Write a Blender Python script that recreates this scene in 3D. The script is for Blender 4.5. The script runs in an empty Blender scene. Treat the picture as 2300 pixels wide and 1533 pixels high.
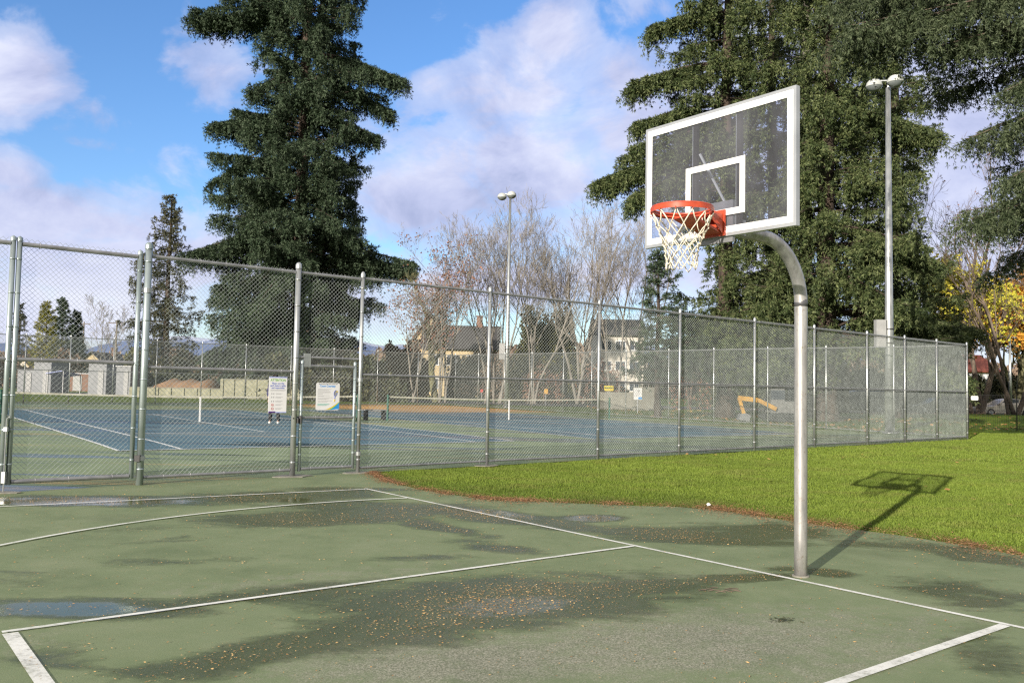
import bpy, math, random
import numpy as np
from mathutils import Vector, Matrix
from math import sin, cos, pi, radians, hypot, atan2, sqrt, tan
rng = np.random.default_rng(7)
random.seed(7)
scene = bpy.context.scene
COL = scene.collection

# ------------------------------------------------------------ camera
FPX, PITCH, ROLL, CAMH = 1957.8, .054, .019, 1.614
cp, sp = cos(PITCH), sin(PITCH)
cF = np.array([0, cp, sp]); _R = np.array([1., 0, 0]); _U = np.array([0, -sp, cp])
cR = cos(ROLL) * _R + sin(ROLL) * _U
cU = -sin(ROLL) * _R + cos(ROLL) * _U
CAMP = np.array([0, 0, CAMH])
cam_d = bpy.data.cameras.new('camera'); cam = bpy.data.objects.new('camera', cam_d); COL.objects.link(cam)
cam.matrix_world = Matrix(((cR[0], cU[0], -cF[0], 0), (cR[1], cU[1], -cF[1], 0), (cR[2], cU[2], -cF[2], CAMH), (0, 0, 0, 1)))
cam_d.sensor_width = 36; cam_d.lens = 36 * FPX / 2300; cam_d.clip_start = .05; cam_d.clip_end = 20000
scene.camera = cam
scene.cycles.use_denoising = False
scene.cycles.filter_width = 1.3
scene.cycles.use_adaptive_sampling = True; scene.cycles.adaptive_threshold = .006
scene.cycles.max_bounces = 6; scene.cycles.diffuse_bounces = 3; scene.cycles.glossy_bounces = 3; scene.cycles.transparent_max_bounces = 12; scene.cycles.sample_clamp_indirect = 6; scene.cycles.caustics_reflective = False; scene.cycles.caustics_refractive = False

def terr(x, y):
    """height of the ground in metres: the ball court is level, the ground rises very gently beyond the tennis fence"""
    x = np.asarray(x, float); y = np.asarray(y, float)
    s = -(x - 17.62) * .6498 + (y - 33.73) * .7601          # metres beyond the near fence line
    w = np.clip(s / 9, 0, 1); w = w * w * (3 - 2 * w)
    h = w * np.clip(.0056 * (y - 12) - .005 * x, -.15, .5)
    r = np.exp(-((y - 58) / 6) ** 2) * np.clip((x - 22) / 8, 0, 1) * .42
    return h + r

def ray(px, py):
    return cF + cR * (px - 1150) / FPX + cU * (766.5 - py) / FPX
def G(px, py):
    d = ray(px, py); z = 0.
    for _ in range(25):
        t = (z - CAMH) / d[2]; P = CAMP + d * t; z = float(terr(P[0], P[1]))
    return np.array([P[0], P[1], z])
def atY(px, py, Y):
    d = ray(px, py); return CAMP + d * (Y / d[1])
def onplane(px, py, p0, dr):
    d = ray(px, py); n = np.array([-dr[1], dr[0]])
    t = (n @ np.asarray(p0[:2])) / (n @ d[:2]); return CAMP + d * t
def PX(P):
    d = np.atleast_2d(P) - CAMP; z = d @ cF
    return 1150 + FPX * (d @ cR) / z, 766.5 - FPX * (d @ cU) / z

# ------------------------------------------------------------ mesh builder
class MB:
    def __init__(s): s.v = []; s.q = []; s.t = []; s.qm = []; s.tm = []; s.n = 0; s.at = []
    def add(s, v, f, m=0, a=None):
        v = np.asarray(v, float).reshape(-1, 3); f = np.asarray(f, int)
        if len(v) == 0 or len(f) == 0: return
        (s.q if f.shape[1] == 4 else s.t).append(f + s.n); (s.qm if f.shape[1] == 4 else s.tm).append(np.full(len(f), m))
        s.v.append(v); s.n += len(v); s.at.append(np.full(len(v), 0.) if a is None else np.broadcast_to(a, (len(v),)))
    def box(s, c, sz, ax=None, m=0, taper=None):
        """c centre, sz full sizes, ax 3x3 rows = local axes"""
        ax = np.eye(3) if ax is None else np.asarray(ax, float)
        h = np.asarray(sz, float) / 2; c = np.asarray(c, float)
        k = np.array([[x, y, z] for z in (-1, 1) for x, y in ((-1, -1), (1, -1), (1, 1), (-1, 1))], float)
        if taper is not None: k[4:, :2] *= taper
        v = c + (k * h) @ ax
        s.add(v, [[0, 3, 2, 1], [4, 5, 6, 7], [0, 1, 5, 4], [1, 2, 6, 5], [2, 3, 7, 6], [3, 0, 4, 7]], m)
    def tube(s, P, r, n=8, cap=True, m=0):
        P = np.asarray(P, float); k = len(P); r = np.broadcast_to(np.asarray(r, float), (k,))
        T = np.gradient(P, axis=0); T /= np.linalg.norm(T, axis=1)[:, None] + 1e-12
        u = np.cross(T[0], [0, 0, 1.]);
        if np.linalg.norm(u) < 1e-3: u = np.array([1., 0, 0])
        u /= np.linalg.norm(u); V = []
        an = np.arange(n) * 2 * pi / n
        for i in range(k):
            u = u - T[i] * (u @ T[i]); u /= np.linalg.norm(u); w = np.cross(T[i], u)
            V.append(P[i] + r[i] * (np.cos(an)[:, None] * u + np.sin(an)[:, None] * w))
        V = np.concatenate(V); a = np.arange(n); b = (a + 1) % n
        F = np.concatenate([np.stack([i * n + a, i * n + b, (i + 1) * n + b, (i + 1) * n + a], 1) for i in range(k - 1)])
        if cap:
            V = np.concatenate([V, P[:1], P[-1:]]); c0, c1 = k * n, k * n + 1
            s.add(V, F, m); base = s.n - len(V)
            tf = np.concatenate([np.stack([b, a, np.full(n, c0)], 1), np.stack([(k - 1) * n + a, (k - 1) * n + b, np.full(n, c1)], 1)])
            s.t.append(tf + base); s.tm.append(np.full(len(tf), m))
        else: s.add(V, F, m)
    def cyl(s, p0, p1, r0, r1=None, n=10, m=0): s.tube([p0, p1], [r0, r0 if r1 is None else r1], n, True, m)
    def ring(s, c, R, r, ax=None, n=24, k=6, m=0):
        ax = np.eye(3) if ax is None else np.asarray(ax)
        A = np.arange(n) * 2 * pi / n; B = np.arange(k) * 2 * pi / k
        V = np.array([np.asarray(c) + (R + r * cos(b)) * (cos(a) * ax[0] + sin(a) * ax[1]) + r * sin(b) * ax[2] for a in A for b in B])
        F = [[i * k + j, ((i + 1) % n) * k + j, ((i + 1) % n) * k + (j + 1) % k, i * k + (j + 1) % k] for i in range(n) for j in range(k)]
        s.add(V, F, m)
    def lathe(s, c, prof, n=20, ax=None, m=0):
        ax = np.eye(3) if ax is None else np.asarray(ax)
        an = np.arange(n) * 2 * pi / n; V = np.concatenate([np.asarray(c) + r * (np.cos(an)[:, None] * ax[0] + np.sin(an)[:, None] * ax[1]) + z * ax[2] for r, z in prof])
        a = np.arange(n); b = (a + 1) % n
        F = np.concatenate([np.stack([i * n + a, i * n + b, (i + 1) * n + b, (i + 1) * n + a], 1) for i in range(len(prof) - 1)])
        s.add(V, F, m)
    def prism(s, poly, o, ex, ey, ez, d, m=0):
        """polygon (2d list) in plane ex,ey at o, extruded d along ez (centred)"""
        n = len(poly); o = np.asarray(o, float); ex, ey, ez = map(np.asarray, (ex, ey, ez))
        a = np.array([o + p[0] * ex + p[1] * ey - ez * d / 2 for p in poly]); b = a + ez * d
        c0, c1 = a.mean(0), b.mean(0); V = np.concatenate([a, b, [c0], [c1]])
        i = np.arange(n); j = (i + 1) % n
        s.add(V, np.stack([i, j, j + n, i + n], 1), m); base = s.n - len(V)
        tf = np.concatenate([np.stack([j, i, np.full(n, 2 * n)], 1), np.stack([i + n, j + n, np.full(n, 2 * n + 1)], 1)])
        s.t.append(tf + base); s.tm.append(np.full(len(tf), m))
    def mesh(s, name, mats, origin=None, smooth=False, attr=None):
        V = np.concatenate(s.v); 
        if origin is not None: V = V - np.asarray(origin)
        q = np.concatenate(s.q) if s.q else np.zeros((0, 4), int); t = np.concatenate(s.t) if s.t else np.zeros((0, 3), int)
        me = bpy.data.meshes.new(name); me.vertices.add(len(V)); me.vertices.foreach_set('co', V.astype(np.float32).ravel())
        nl = q.size + t.size; me.loops.add(nl); me.loops.foreach_set('vertex_index', np.concatenate([q.ravel(), t.ravel()]).astype(np.int32))
        nf = len(q) + len(t); me.polygons.add(nf)
        st = np.concatenate([np.arange(len(q)) * 4, q.size + np.arange(len(t)) * 3]); me.polygons.foreach_set('loop_start', st.astype(np.int32))
        mi = np.concatenate([np.concatenate(s.qm) if s.qm else [], np.concatenate(s.tm) if s.tm else []])
        for m in mats: me.materials.append(m)
        if len(mats) > 1: me.polygons.foreach_set('material_index', mi.astype(np.int32))
        me.polygons.foreach_set('use_smooth', np.full(nf, bool(smooth)))
        if attr:
            A = me.attributes.new(attr, 'FLOAT', 'POINT'); A.data.foreach_set('value', np.concatenate(s.at).astype(np.float32))
        me.update(calc_edges=True); me.validate(); return me
    def build(s, name, mats, parent=None, smooth=False, attr=None, local=False, origin=None):
        if not isinstance(mats, (list, tuple)): mats = [mats]
        if origin is None and parent is not None and not local: origin = worldloc(parent)
        me = s.mesh(name, mats, origin, smooth, attr); o = bpy.data.objects.new(name, me); COL.objects.link(o)
        if parent is not None: o.parent = parent
        elif origin is not None: o.location = origin
        return o
def worldloc(o):
    l = np.array(o.location)
    while o.parent: o = o.parent; l = l + np.array(o.location)
    return l
def thing(name, label, cat, loc=(0, 0, 0), rz=0, group=None):
    o = bpy.data.objects.new(name, None); COL.objects.link(o); o.location = loc; o.rotation_euler = (0, 0, rz); o.empty_display_size = .2
    return tag(o, label, cat, group)
def tag(o, label, cat, group=None):
    o['label'] = label; o['category'] = cat
    if group: o['group'] = group
    return o
def struct(o, kind='structure'): o['kind'] = kind; return o
def children(o): return [c for c in COL.objects if c.parent == o]
def copy_thing(root, loc, label, rz=None, scale=None):
    r = root.copy(); COL.objects.link(r); r.location = loc; r['label'] = label
    if rz is not None: r.rotation_euler = (0, 0, rz)
    if scale is not None: r.scale = (scale,) * 3
    for ch in children(root):
        c = ch.copy(); COL.objects.link(c); c.parent = r
        for g in children(ch): d = g.copy(); COL.objects.link(d); d.parent = c
    return r

# ------------------------------------------------------------ materials
def newmat(name):
    m = bpy.data.materials.new(name); m.use_nodes = True; nt = m.node_tree
    return m, nt, nt.nodes['Principled BSDF']
def nd(nt, typ, **kw):
    n = nt.nodes.new(typ)
    for k, v in kw.items():
        if k.startswith('i_'): n.inputs[k[2:].replace('_', ' ')].default_value = v
        elif k.startswith('n_'): n.inputs[int(k[2:])].default_value = v
        else: setattr(n, k, v)
    return n
def ramp(nt, src, stops, interp='LINEAR'):
    r = nt.nodes.new('ShaderNodeValToRGB'); r.color_ramp.interpolation = interp
    while len(r.color_ramp.elements) < len(stops): r.color_ramp.elements.new(.5)
    for e, (p, c) in zip(r.color_ramp.elements, stops):
        e.position = p; e.color = (c, c, c, 1) if isinstance(c, (int, float)) else (*c, 1)
    nt.links.new(src, r.inputs[0]); return r.outputs[0]
def math_(nt, op, a, b=None, clamp=False):
    n = nt.nodes.new('ShaderNodeMath'); n.operation = op; n.use_clamp = clamp
    for i, x in enumerate((a, b)):
        if x is None: continue
        if isinstance(x, (int, float)): n.inputs[i].default_value = x
        else: nt.links.new(x, n.inputs[i])
    return n.outputs[0]
def mixc(nt, fac, a, b):
    n = nt.nodes.new('ShaderNodeMix'); n.data_type = 'RGBA'
    for i, x in ((0, fac), (6, a), (7, b)):
        if isinstance(x, (int, float)): n.inputs[i].default_value = x
        elif isinstance(x, tuple): n.inputs[i].default_value = (*x, 1)
        else: nt.links.new(x, n.inputs[i])
    return n.outputs[2]
def noise(nt, scale, detail=4, rough=.55, vec=None, dist=0):
    n = nd(nt, 'ShaderNodeTexNoise', i_Scale=scale, i_Detail=detail, i_Roughness=rough, i_Distortion=dist)
    if vec is not None: nt.links.new(vec, n.inputs['Vector'])
    return n.outputs[0]
def coords(nt, which='Object', rot=0, scale=(1, 1, 1)):
    tc = nt.nodes.new('ShaderNodeTexCoord'); mp = nt.nodes.new('ShaderNodeMapping')
    mp.inputs['Rotation'].default_value = (0, 0, rot); mp.inputs['Scale'].default_value = scale
    nt.links.new(tc.outputs[which], mp.inputs[0]); return mp.outputs[0]
def bump(nt, b, h, strength=.3, dist=.01):
    n = nd(nt, 'ShaderNodeBump', i_Strength=strength, i_Distance=dist); nt.links.new(h, n.inputs['Height']); nt.links.new(n.outputs[0], b.inputs['Normal'])
def simple(name, c1, c2=None, scale=6, rough=.6, metal=0, bmp=0, detail=5, scl=(1, 1, 1), spec=.5, lo=.35, hi=.65):
    m, nt, b = newmat(name); b.inputs['Roughness'].default_value = rough; b.inputs['Metallic'].default_value = metal
    b.inputs['Specular IOR Level'].default_value = spec
    if c2 is None: c2 = tuple(x * .8 for x in c1)
    v = coords(nt, 'Object', 0, scl); n = noise(nt, scale, detail, .6, v)
    nt.links.new(ramp(nt, n, [(lo, c2), (hi, c1)]), b.inputs['Base Color'])
    if bmp: bump(nt, b, n, bmp, .01)
    return m
def plain(name, c, rough=.5, metal=0, spec=.5, emit=None):
    m, nt, b = newmat(name); b.inputs['Base Color'].default_value = (*c, 1); b.inputs['Roughness'].default_value = rough; b.inputs['Metallic'].default_value = metal
    b.inputs['Specular IOR Level'].default_value = spec
    return m
M = {}
M['galv'] = simple('galvanised_steel', (.54, .56, .56), (.36, .38, .39), 9, .38, .75, .05, scl=(1, 1, .25))
M['galv_green'] = simple('galvanised_steel_aged', (.48, .55, .56), (.31, .37, .38), 7, .4, .7, .05, scl=(1, 1, .25))
M['galv_dull'] = simple('galvanised_rail', (.34, .345, .36), (.23, .235, .25), 6, .5, .55, .05)
M['wire'] = simple('fence_wire', (.42, .46, .45), (.28, .31, .31), 3, .42, .45)
M['concrete'] = simple('concrete', (.27, .26, .22), (.17, .165, .145), 8, .9, 0, .3)
M['white'] = simple('white_paint', (.80, .80, .80), (.72, .72, .73), 5, .45)
M['signwhite'] = simple('sign_white', (.78, .78, .80), (.73, .73, .75), 5, .4)
M['alu'] = simple('aluminium', (.50, .52, .55), (.40, .42, .45), 4, .42, .6)
M['rim'] = simple('orange_rim_paint', (.52, .075, .03), (.36, .05, .025), 14, .42, 0, .05)
M['net'] = simple('net_cord', (.78, .72, .60), (.58, .52, .42), 30, .9, 0, .2)
M['black'] = plain('black_coating', (.015, .015, .017), .5)
M['darkgreen'] = simple('green_post_paint', (.018, .10, .07), (.012, .07, .05), 6, .5)
M['grey'] = simple('grey_box', (.33, .335, .34), (.27, .275, .28), 4, .55)
M['greylight'] = simple('pale_grey_panel', (.24, .25, .27), (.18, .19, .21), 1.5, .6)
M['red'] = plain('red_paint', (.55, .04, .03), .5); M['yellow'] = simple('yellow_paint', (.62, .34, .04), (.42, .22, .03), 3, .5)
M['blue'] = simple('blue_plastic', (.04, .09, .28), (.03, .06, .2), 2, .5)
M['bark'] = simple('conifer_bark', (.085, .06, .046), (.03, .022, .018), 5, .95, 0, .6, scl=(1, 1, .25))
M['bark_pale'] = simple('pale_bark', (.29, .265, .235), (.17, .155, .135), 4, .95, 0, .4, scl=(1, 1, .3))
M['bark_dark'] = simple('dark_bark', (.17, .13, .10), (.07, .055, .045), 4, .95, 0, .4, scl=(1, 1, .3))
M['bark_moss'] = simple('mossy_bark', (.20, .20, .10), (.09, .08, .05), 2.5, .95, 0, .4)

# pole of the hoop: steel with scratches and rusty stains
m, nt, b = newmat('hoop_pole_steel'); v = coords(nt, 'Object', 0, (1, 1, .18)); n1 = noise(nt, 12, 6, .65, v); n2 = noise(nt, 45, 5, .7, coords(nt, 'Object', 0, (1, 1, .5)))
c = ramp(nt, n1, [(.3, (.22, .22, .22)), (.5, (.40, .39, .385)), (.72, (.58, .57, .56))]); c = mixc(nt, ramp(nt, n2, [(.56, 0), (.70, .8)]), c, (.24, .19, .15))
nt.links.new(c, b.inputs['Base Color']); b.inputs['Metallic'].default_value = .55; nt.links.new(ramp(nt, n1, [(.3, .5), (.7, .3)]), b.inputs['Roughness']); bump(nt, b, n2, .12, .004); M['pole'] = m

# clear, slightly smoked, weathered backboard
m, nt, b = newmat('backboard_acrylic'); nt.nodes.remove(b); out = nt.nodes['Material Output']
tr = nd(nt, 'ShaderNodeBsdfTransparent', i_Color=(.87, .88, .91, 1)); df = nd(nt, 'ShaderNodeBsdfDiffuse', i_Color=(.40, .41, .46, 1)); gl = nd(nt, 'ShaderNodeBsdfGlossy', i_Roughness=.32, i_Color=(.9, .92, 1, 1))
mx = nt.nodes.new('ShaderNodeMixShader'); mx2 = nt.nodes.new('ShaderNodeMixShader'); fr = nd(nt, 'ShaderNodeFresnel', i_IOR=1.45)
hz = noise(nt, 2.2, 6, .65, coords(nt, 'Object', .6, (1, 1, .5))); nt.links.new(ramp(nt, hz, [(.35, .03), (.7, .12)]), mx.inputs[0])
nt.links.new(tr.outputs[0], mx.inputs[1]); nt.links.new(df.outputs[0], mx.inputs[2]); mx2.inputs[0].default_value = .0; nt.links.new(mx.outputs[0], mx2.inputs[1]); nt.links.new(gl.outputs[0], mx2.inputs[2]); nt.links.new(mx2.outputs[0], out.inputs[0]); M['acrylic'] = m

def foliage(name, dark, mid, light, scale=.5, attr=True):
    m, nt, b = newmat(name); n = noise(nt, scale, 5, .6, coords(nt)); b.inputs['Roughness'].default_value = .6; b.inputs['Specular IOR Level'].default_value = .25
    if attr:
        a = nd(nt, 'ShaderNodeAttribute', attribute_name='tint'); f = math_(nt, 'ADD', math_(nt, 'MULTIPLY', a.outputs['Fac'], .55), math_(nt, 'MULTIPLY', n, .55))
    else: f = n
    nt.links.new(ramp(nt, f, [(.2, dark), (.5, mid), (.85, light)]), b.inputs['Base Color'])
    return m
M['spruce'] = foliage('spruce_needles', (.010, .020, .010), (.030, .053, .026), (.095, .130, .078))
M['spruce_right'] = foliage('spruce_needles_warm', (.016, .028, .010), (.052, .076, .026), (.150, .175, .074))
M['spruce_near'] = foliage('hanging_spruce_needles', (.018, .030, .014), (.044, .062, .028), (.11, .135, .075), 1.2)
M['cedar'] = foliage('golden_cedar', (.09, .10, .02), (.20, .20, .04), (.30, .28, .06), 1)
M['cypress'] = foliage('dark_cypress', (.022, .04, .02), (.035, .06, .03), (.06, .09, .045), 1)
M['browncon'] = foliage('brownish_conifer', (.035, .04, .02), (.065, .068, .036), (.12, .12, .065), 1)
M['olive'] = foliage('olive_shrub', (.06, .07, .02), (.12, .12, .035), (.20, .19, .06), 1)
M['shrubdark'] = foliage('dark_shrub', (.025, .035, .018), (.05, .06, .03), (.10, .10, .05), .6)
M['russet'] = foliage('russet_leaves', (.12, .06, .045), (.22, .11, .08), (.32, .18, .12), 1)
M['brownbush'] = foliage('brown_twigs', (.09, .06, .045), (.17, .12, .09), (.25, .19, .14), .6)
M['yellow_leaf'] = foliage('yellow_leaves', (.24, .27, .03), (.42, .40, .05), (.55, .46, .06), 1)
M['orange_leaf'] = foliage('orange_leaves', (.28, .11, .02), (.48, .22, .03), (.62, .36, .05), 1)
M['litter'] = foliage('fallen_larch_needles', (.24, .12, .045), (.42, .25, .09), (.60, .42, .20), 3)
M['edge_litter'] = foliage('orange_edge_litter', (.15, .075, .035), (.30, .15, .07), (.44, .26, .13), 3)
M['fallen'] = foliage('fallen_maple_leaves', (.22, .10, .04), (.42, .22, .08), (.60, .38, .14), 3)
m, nt, b = newmat('grass_blades'); a = nd(nt, 'ShaderNodeAttribute', attribute_name='tint'); g1 = noise(nt, .3, 5, .6, coords(nt)); g2 = noise(nt, 1.3, 7, .7, coords(nt, 'Object', .4, (.6, 1.2, 1)))
f = math_(nt, 'ADD', math_(nt, 'MULTIPLY', a.outputs['Fac'], .5), math_(nt, 'MULTIPLY', g1, .6)); c = ramp(nt, f, [(.12, (.095, .10, .028)), (.32, (.078, .115, .017)), (.55, (.125, .182, .022)), (.85, (.19, .25, .04))]); c = mixc(nt, ramp(nt, g2, [(.50, 0), (.68, .55)]), c, (.17, .155, .05))
nt.links.new(c, b.inputs['Base Color']); b.inputs['Roughness'].default_value = .65; b.inputs['Specular IOR Level'].default_value = .25; M['blade'] = m
# ------------------------------------------------------------ sun and sky
SUN_EL, SUN_AZ = radians(16.8), radians(-148.6)
sd = Vector((sin(SUN_AZ) * cos(SUN_EL), cos(SUN_AZ) * cos(SUN_EL), sin(SUN_EL)))
sl = bpy.data.lights.new('sun', 'SUN'); sl.energy = 5.0; sl.angle = radians(.53); sl.color = (1, .91, .78)
so = bpy.data.objects.new('sun', sl); COL.objects.link(so); so.rotation_euler = sd.to_track_quat('Z', 'Y').to_euler(); so.location = (-20, -30, 20)
w = bpy.data.worlds.new('World'); scene.world = w; w.use_nodes = True; nt = w.node_tree; bg = nt.nodes['Background']
sky = nd(nt, 'ShaderNodeTexSky', sky_type='NISHITA'); sky.sun_disc = False; sky.sun_elevation = SUN_EL; sky.sun_rotation = SUN_AZ; sky.air_density = 1.0; sky.dust_density = .6; sky.ozone_density = 2.2
tc = nt.nodes.new('ShaderNodeTexCoord'); sx = nt.nodes.new('ShaderNodeSeparateXYZ'); nt.links.new(tc.outputs['Generated'], sx.inputs[0])
X, Y, Z = sx.outputs
az = math_(nt, 'ARCTAN2', X, Y); el = math_(nt, 'ARCSINE', Z)
# cloud texture: direction stretched so clouds flatten towards the horizon
cmb = nt.nodes.new('ShaderNodeCombineXYZ'); nt.links.new(az, cmb.inputs[0]); nt.links.new(math_(nt, 'MULTIPLY', el, 1.5), cmb.inputs[1])
n1 = noise(nt, 8, 10, .6, cmb.outputs[0], .35); n2 = noise(nt, 3.2, 7, .58, cmb.outputs[0], .3)
mp = nd(nt, 'ShaderNodeMapping'); mp.inputs['Location'].default_value = (3.1, -.07, 0); nt.links.new(cmb.outputs[0], mp.inputs[0]); n3 = noise(nt, 7, 8, .6, mp.outputs[0], .4)
def dirpx(px, py):
    d = ray(px, py); d = d / np.linalg.norm(d); return atan2(d[0], d[1]), math.asin(d[2])
BL = [(20, 160, 85, 75, .75), (120, 260, 180, 60, .28), (20, 385, 80, 42, .6), (120, 500, 260, 60, .85), (250, 600, 330, 90, .85), (480, 150, 80, 80, .55),
      (215, 325, 90, 18, .35), (380, 385, 80, 50, .3), (950, 190, 95, 35, .45), (1010, 300, 60, 45, .55), (1260, 80, 85, 85, .75), (1180, 190, 150, 90, .7), (1080, 230, 120, 90, .5),
      (1400, 20, 70, 50, .45), (1180, 380, 260, 120, .75), (980, 450, 170, 90, .8), (1420, 260, 130, 130, .75), (1900, 300, 420, 260, .85), (1250, 520, 260, 70, .6),
      (1100, 640, 250, 45, .9), (1400, 620, 160, 60, .9), (2200, 420, 260, 330, .95), (1700, 640, 300, 110, .7), (700, 640, 300, 80, .7), (60, 700, 300, 90, .8)]
acc = None
for bx, by, rx, ry, am in BL:
    a0, e0 = dirpx(bx, by); sa, se = rx / FPX, ry / FPX
    da = math_(nt, 'DIVIDE', math_(nt, 'SUBTRACT', az, a0), sa); de = math_(nt, 'DIVIDE', math_(nt, 'SUBTRACT', el, e0), se)
    q = math_(nt, 'ADD', math_(nt, 'MULTIPLY', da, da), math_(nt, 'MULTIPLY', de, de)); g = math_(nt, 'MULTIPLY', math_(nt, 'POWER', 2.718, math_(nt, 'MULTIPLY', q, -.55)), am)
    acc = g if acc is None else math_(nt, 'MAXIMUM', acc, g)
# out of view: cloud added overhead, at the sides and behind for neutral fill light
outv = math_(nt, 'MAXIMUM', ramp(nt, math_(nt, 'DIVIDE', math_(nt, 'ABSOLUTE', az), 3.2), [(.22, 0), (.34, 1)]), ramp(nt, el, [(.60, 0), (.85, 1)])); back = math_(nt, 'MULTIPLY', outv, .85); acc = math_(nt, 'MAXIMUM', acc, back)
dens = math_(nt, 'ADD', acc, math_(nt, 'MULTIPLY', math_(nt, 'SUBTRACT', n1, .5), 1.5))
mask = ramp(nt, dens, [(.17, 0), (.42, .6), (.70, .97)], 'EASE')
shade = math_(nt, 'ADD', math_(nt, 'MULTIPLY', n3, .75), math_(nt, 'MULTIPLY', n2, .35))
ccol = ramp(nt, shade, [(.34, (.22, .26, .42)), (.5, (.39, .42, .59)), (.70, (.58, .60, .72))])
# thick low cloud near the horizon catches the sun: whiter
low = ramp(nt, math_(nt, 'MULTIPLY', el, 1.0), [(.06, 1), (.17, 0)]); ccol = mixc(nt, math_(nt, 'MULTIPLY', low, .5), ccol, (.60, .61, .72))
ccol = mixc(nt, outv, ccol, (.45, .44, .44))   # the added unseen cloud is neutral grey, so the fill is less blue
hs = nd(nt, 'ShaderNodeHueSaturation', i_Saturation=1.16, i_Value=1.0); nt.links.new(sky.outputs[0], hs.inputs['Color'])
SKYTINT = (.96, 1.03, 1.22)
tint = nt.nodes.new('ShaderNodeMix'); tint.data_type = 'RGBA'; tint.blend_type = 'MULTIPLY'; tint.inputs[0].default_value = 1; nt.links.new(hs.outputs[0], tint.inputs[6]); tint.inputs[7].default_value = (*SKYTINT, 1)
cs = nt.nodes.new('ShaderNodeVectorMath'); cs.operation = 'SCALE'; nt.links.new(ccol, cs.inputs[0]); cs.inputs['Scale'].default_value = 8.2
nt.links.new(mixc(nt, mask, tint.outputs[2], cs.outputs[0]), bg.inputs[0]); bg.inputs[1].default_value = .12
vs = scene.view_settings; vs.view_transform = 'Standard'; vs.look = 'None'; vs.exposure = .6; vs.gamma = 1

# ------------------------------------------------------------ layout frames
TH = 2.232; cA = np.array([cos(TH), sin(TH)]); cB = -np.array([sin(TH), -cos(TH)]); cO = np.array([2.541, 7.691])
def S(u, v, z=0): p = cO + cA * u + cB * v; return np.array([p[0], p[1], z])
C0 = G(2173, 986)[:2]; FD = G(656, 1070)[:2] - C0; FD /= np.linalg.norm(FD)          # near fence line from the far right corner towards the left
TT = .646; tU = np.array([cos(TT), sin(TT)]); tV = np.array([-sin(TT), cos(TT)])        # tennis axes
C1 = C0 + tV * 37.7
TC = np.array([-8.64, 19.36])                                                            # near left corner of the first tennis court
# ------------------------------------------------------------ land
xs = np.concatenate([-np.geomspace(2500, 46, 24), np.linspace(-44, 66, 200), np.geomspace(70, 2500, 22)])
ys = np.concatenate([-np.geomspace(900, 12, 10), np.linspace(-10, 95, 200), np.geomspace(98, 6000, 30)])
XX, YY = np.meshgrid(xs, ys); ZZ = terr(XX, YY)
sfar = np.clip((YY - 100) / 400, 0, 1); ZZ = ZZ * (1 - sfar)
# keep the land sheet a little under the court surfaces
inten = np.clip((np.abs(-(XX - C0[0]) * .65 + (YY - C0[1]) * .76 - 18) - 20) / 3, 0, 1)
nx, ny = len(xs), len(ys); a = (np.arange(ny - 1)[:, None] * nx + np.arange(nx - 1)[None]).ravel()
mb = MB(); mb.add(np.stack([XX.ravel(), YY.ravel(), ZZ.ravel() - .012], 1), np.stack([a, a + 1, a + nx + 1, a + nx], 1))
m, nt, b = newmat('lawn'); v = coords(nt); n1 = noise(nt, .35, 6, .6, v); n2 = noise(nt, 9, 6, .7, v); n3 = noise(nt, .9, 8, .65, v)
c = ramp(nt, n1, [(.35, (.09, .14, .012)), (.65, (.13, .19, .018))]); c = mixc(nt, ramp(nt, n2, [(.35, .0), (.7, .65)]), c, (.055, .08, .012)); c = mixc(nt, ramp(nt, n3, [(.60, 0), (.72, .6)]), c, (.26, .22, .06))
nt.links.new(c, b.inputs['Base Color']); b.inputs['Roughness'].default_value = .9; b.inputs['Specular IOR Level'].default_value = .1; bump(nt, b, n2, .7, .05); M['lawn'] = m
struct(mb.build('lawn', M['lawn'], smooth=True))

# ------------------------------------------------------------ court surface (green asphalt)
edge_px = [(830, 1067), (860, 1078), (925, 1095), (1000, 1109), (1090, 1121), (1200, 1127), (1320, 1131), (1450, 1136), (1530, 1139), (1600, 1144), (1690, 1156), (1780, 1170), (1900, 1187), (2050, 1206), (2180, 1226), (2300, 1249)]
edge = np.array([onplane(830, 1067, C0, FD)[:2]] + [G(*p)[:2] for p in edge_px[1:]]); edge = np.concatenate([edge, [[6.6, 6.6], [8.5, 2.5], [10.5, -6]]])
fl = np.array([edge[0] + FD * d for d in (42, 30, 20, 14, 9, 6, 4, 2, 1)])
B = np.concatenate([fl, edge]); L = np.concatenate([[0], np.cumsum(np.hypot(*np.diff(B, axis=0).T))])
sc = np.linspace(0, 1, 620) ** .8 * L[-1]
Bx = np.interp(sc, L, B[:, 0]); By = np.interp(sc, L, B[:, 1]); wob = np.interp(sc, np.arange(0, L[-1] + 1, .35), rng.normal(0, .035, int((L[-1] + 1) / .35) + 1)[:len(np.arange(0, L[-1] + 1, .35))])
By = By + np.where(sc > L[len(fl)], wob, 0)
EL = np.stack([np.interp(sc, [0, L[-1]], [-45, 10.5]), np.full(len(sc), -8.)], 1)
tt = np.linspace(0, 1, 400)[:, None]
CX = Bx[None] * (1 - tt) + EL[None, :, 0] * tt; CY = By[None] * (1 - tt) + EL[None, :, 1] * tt
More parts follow.
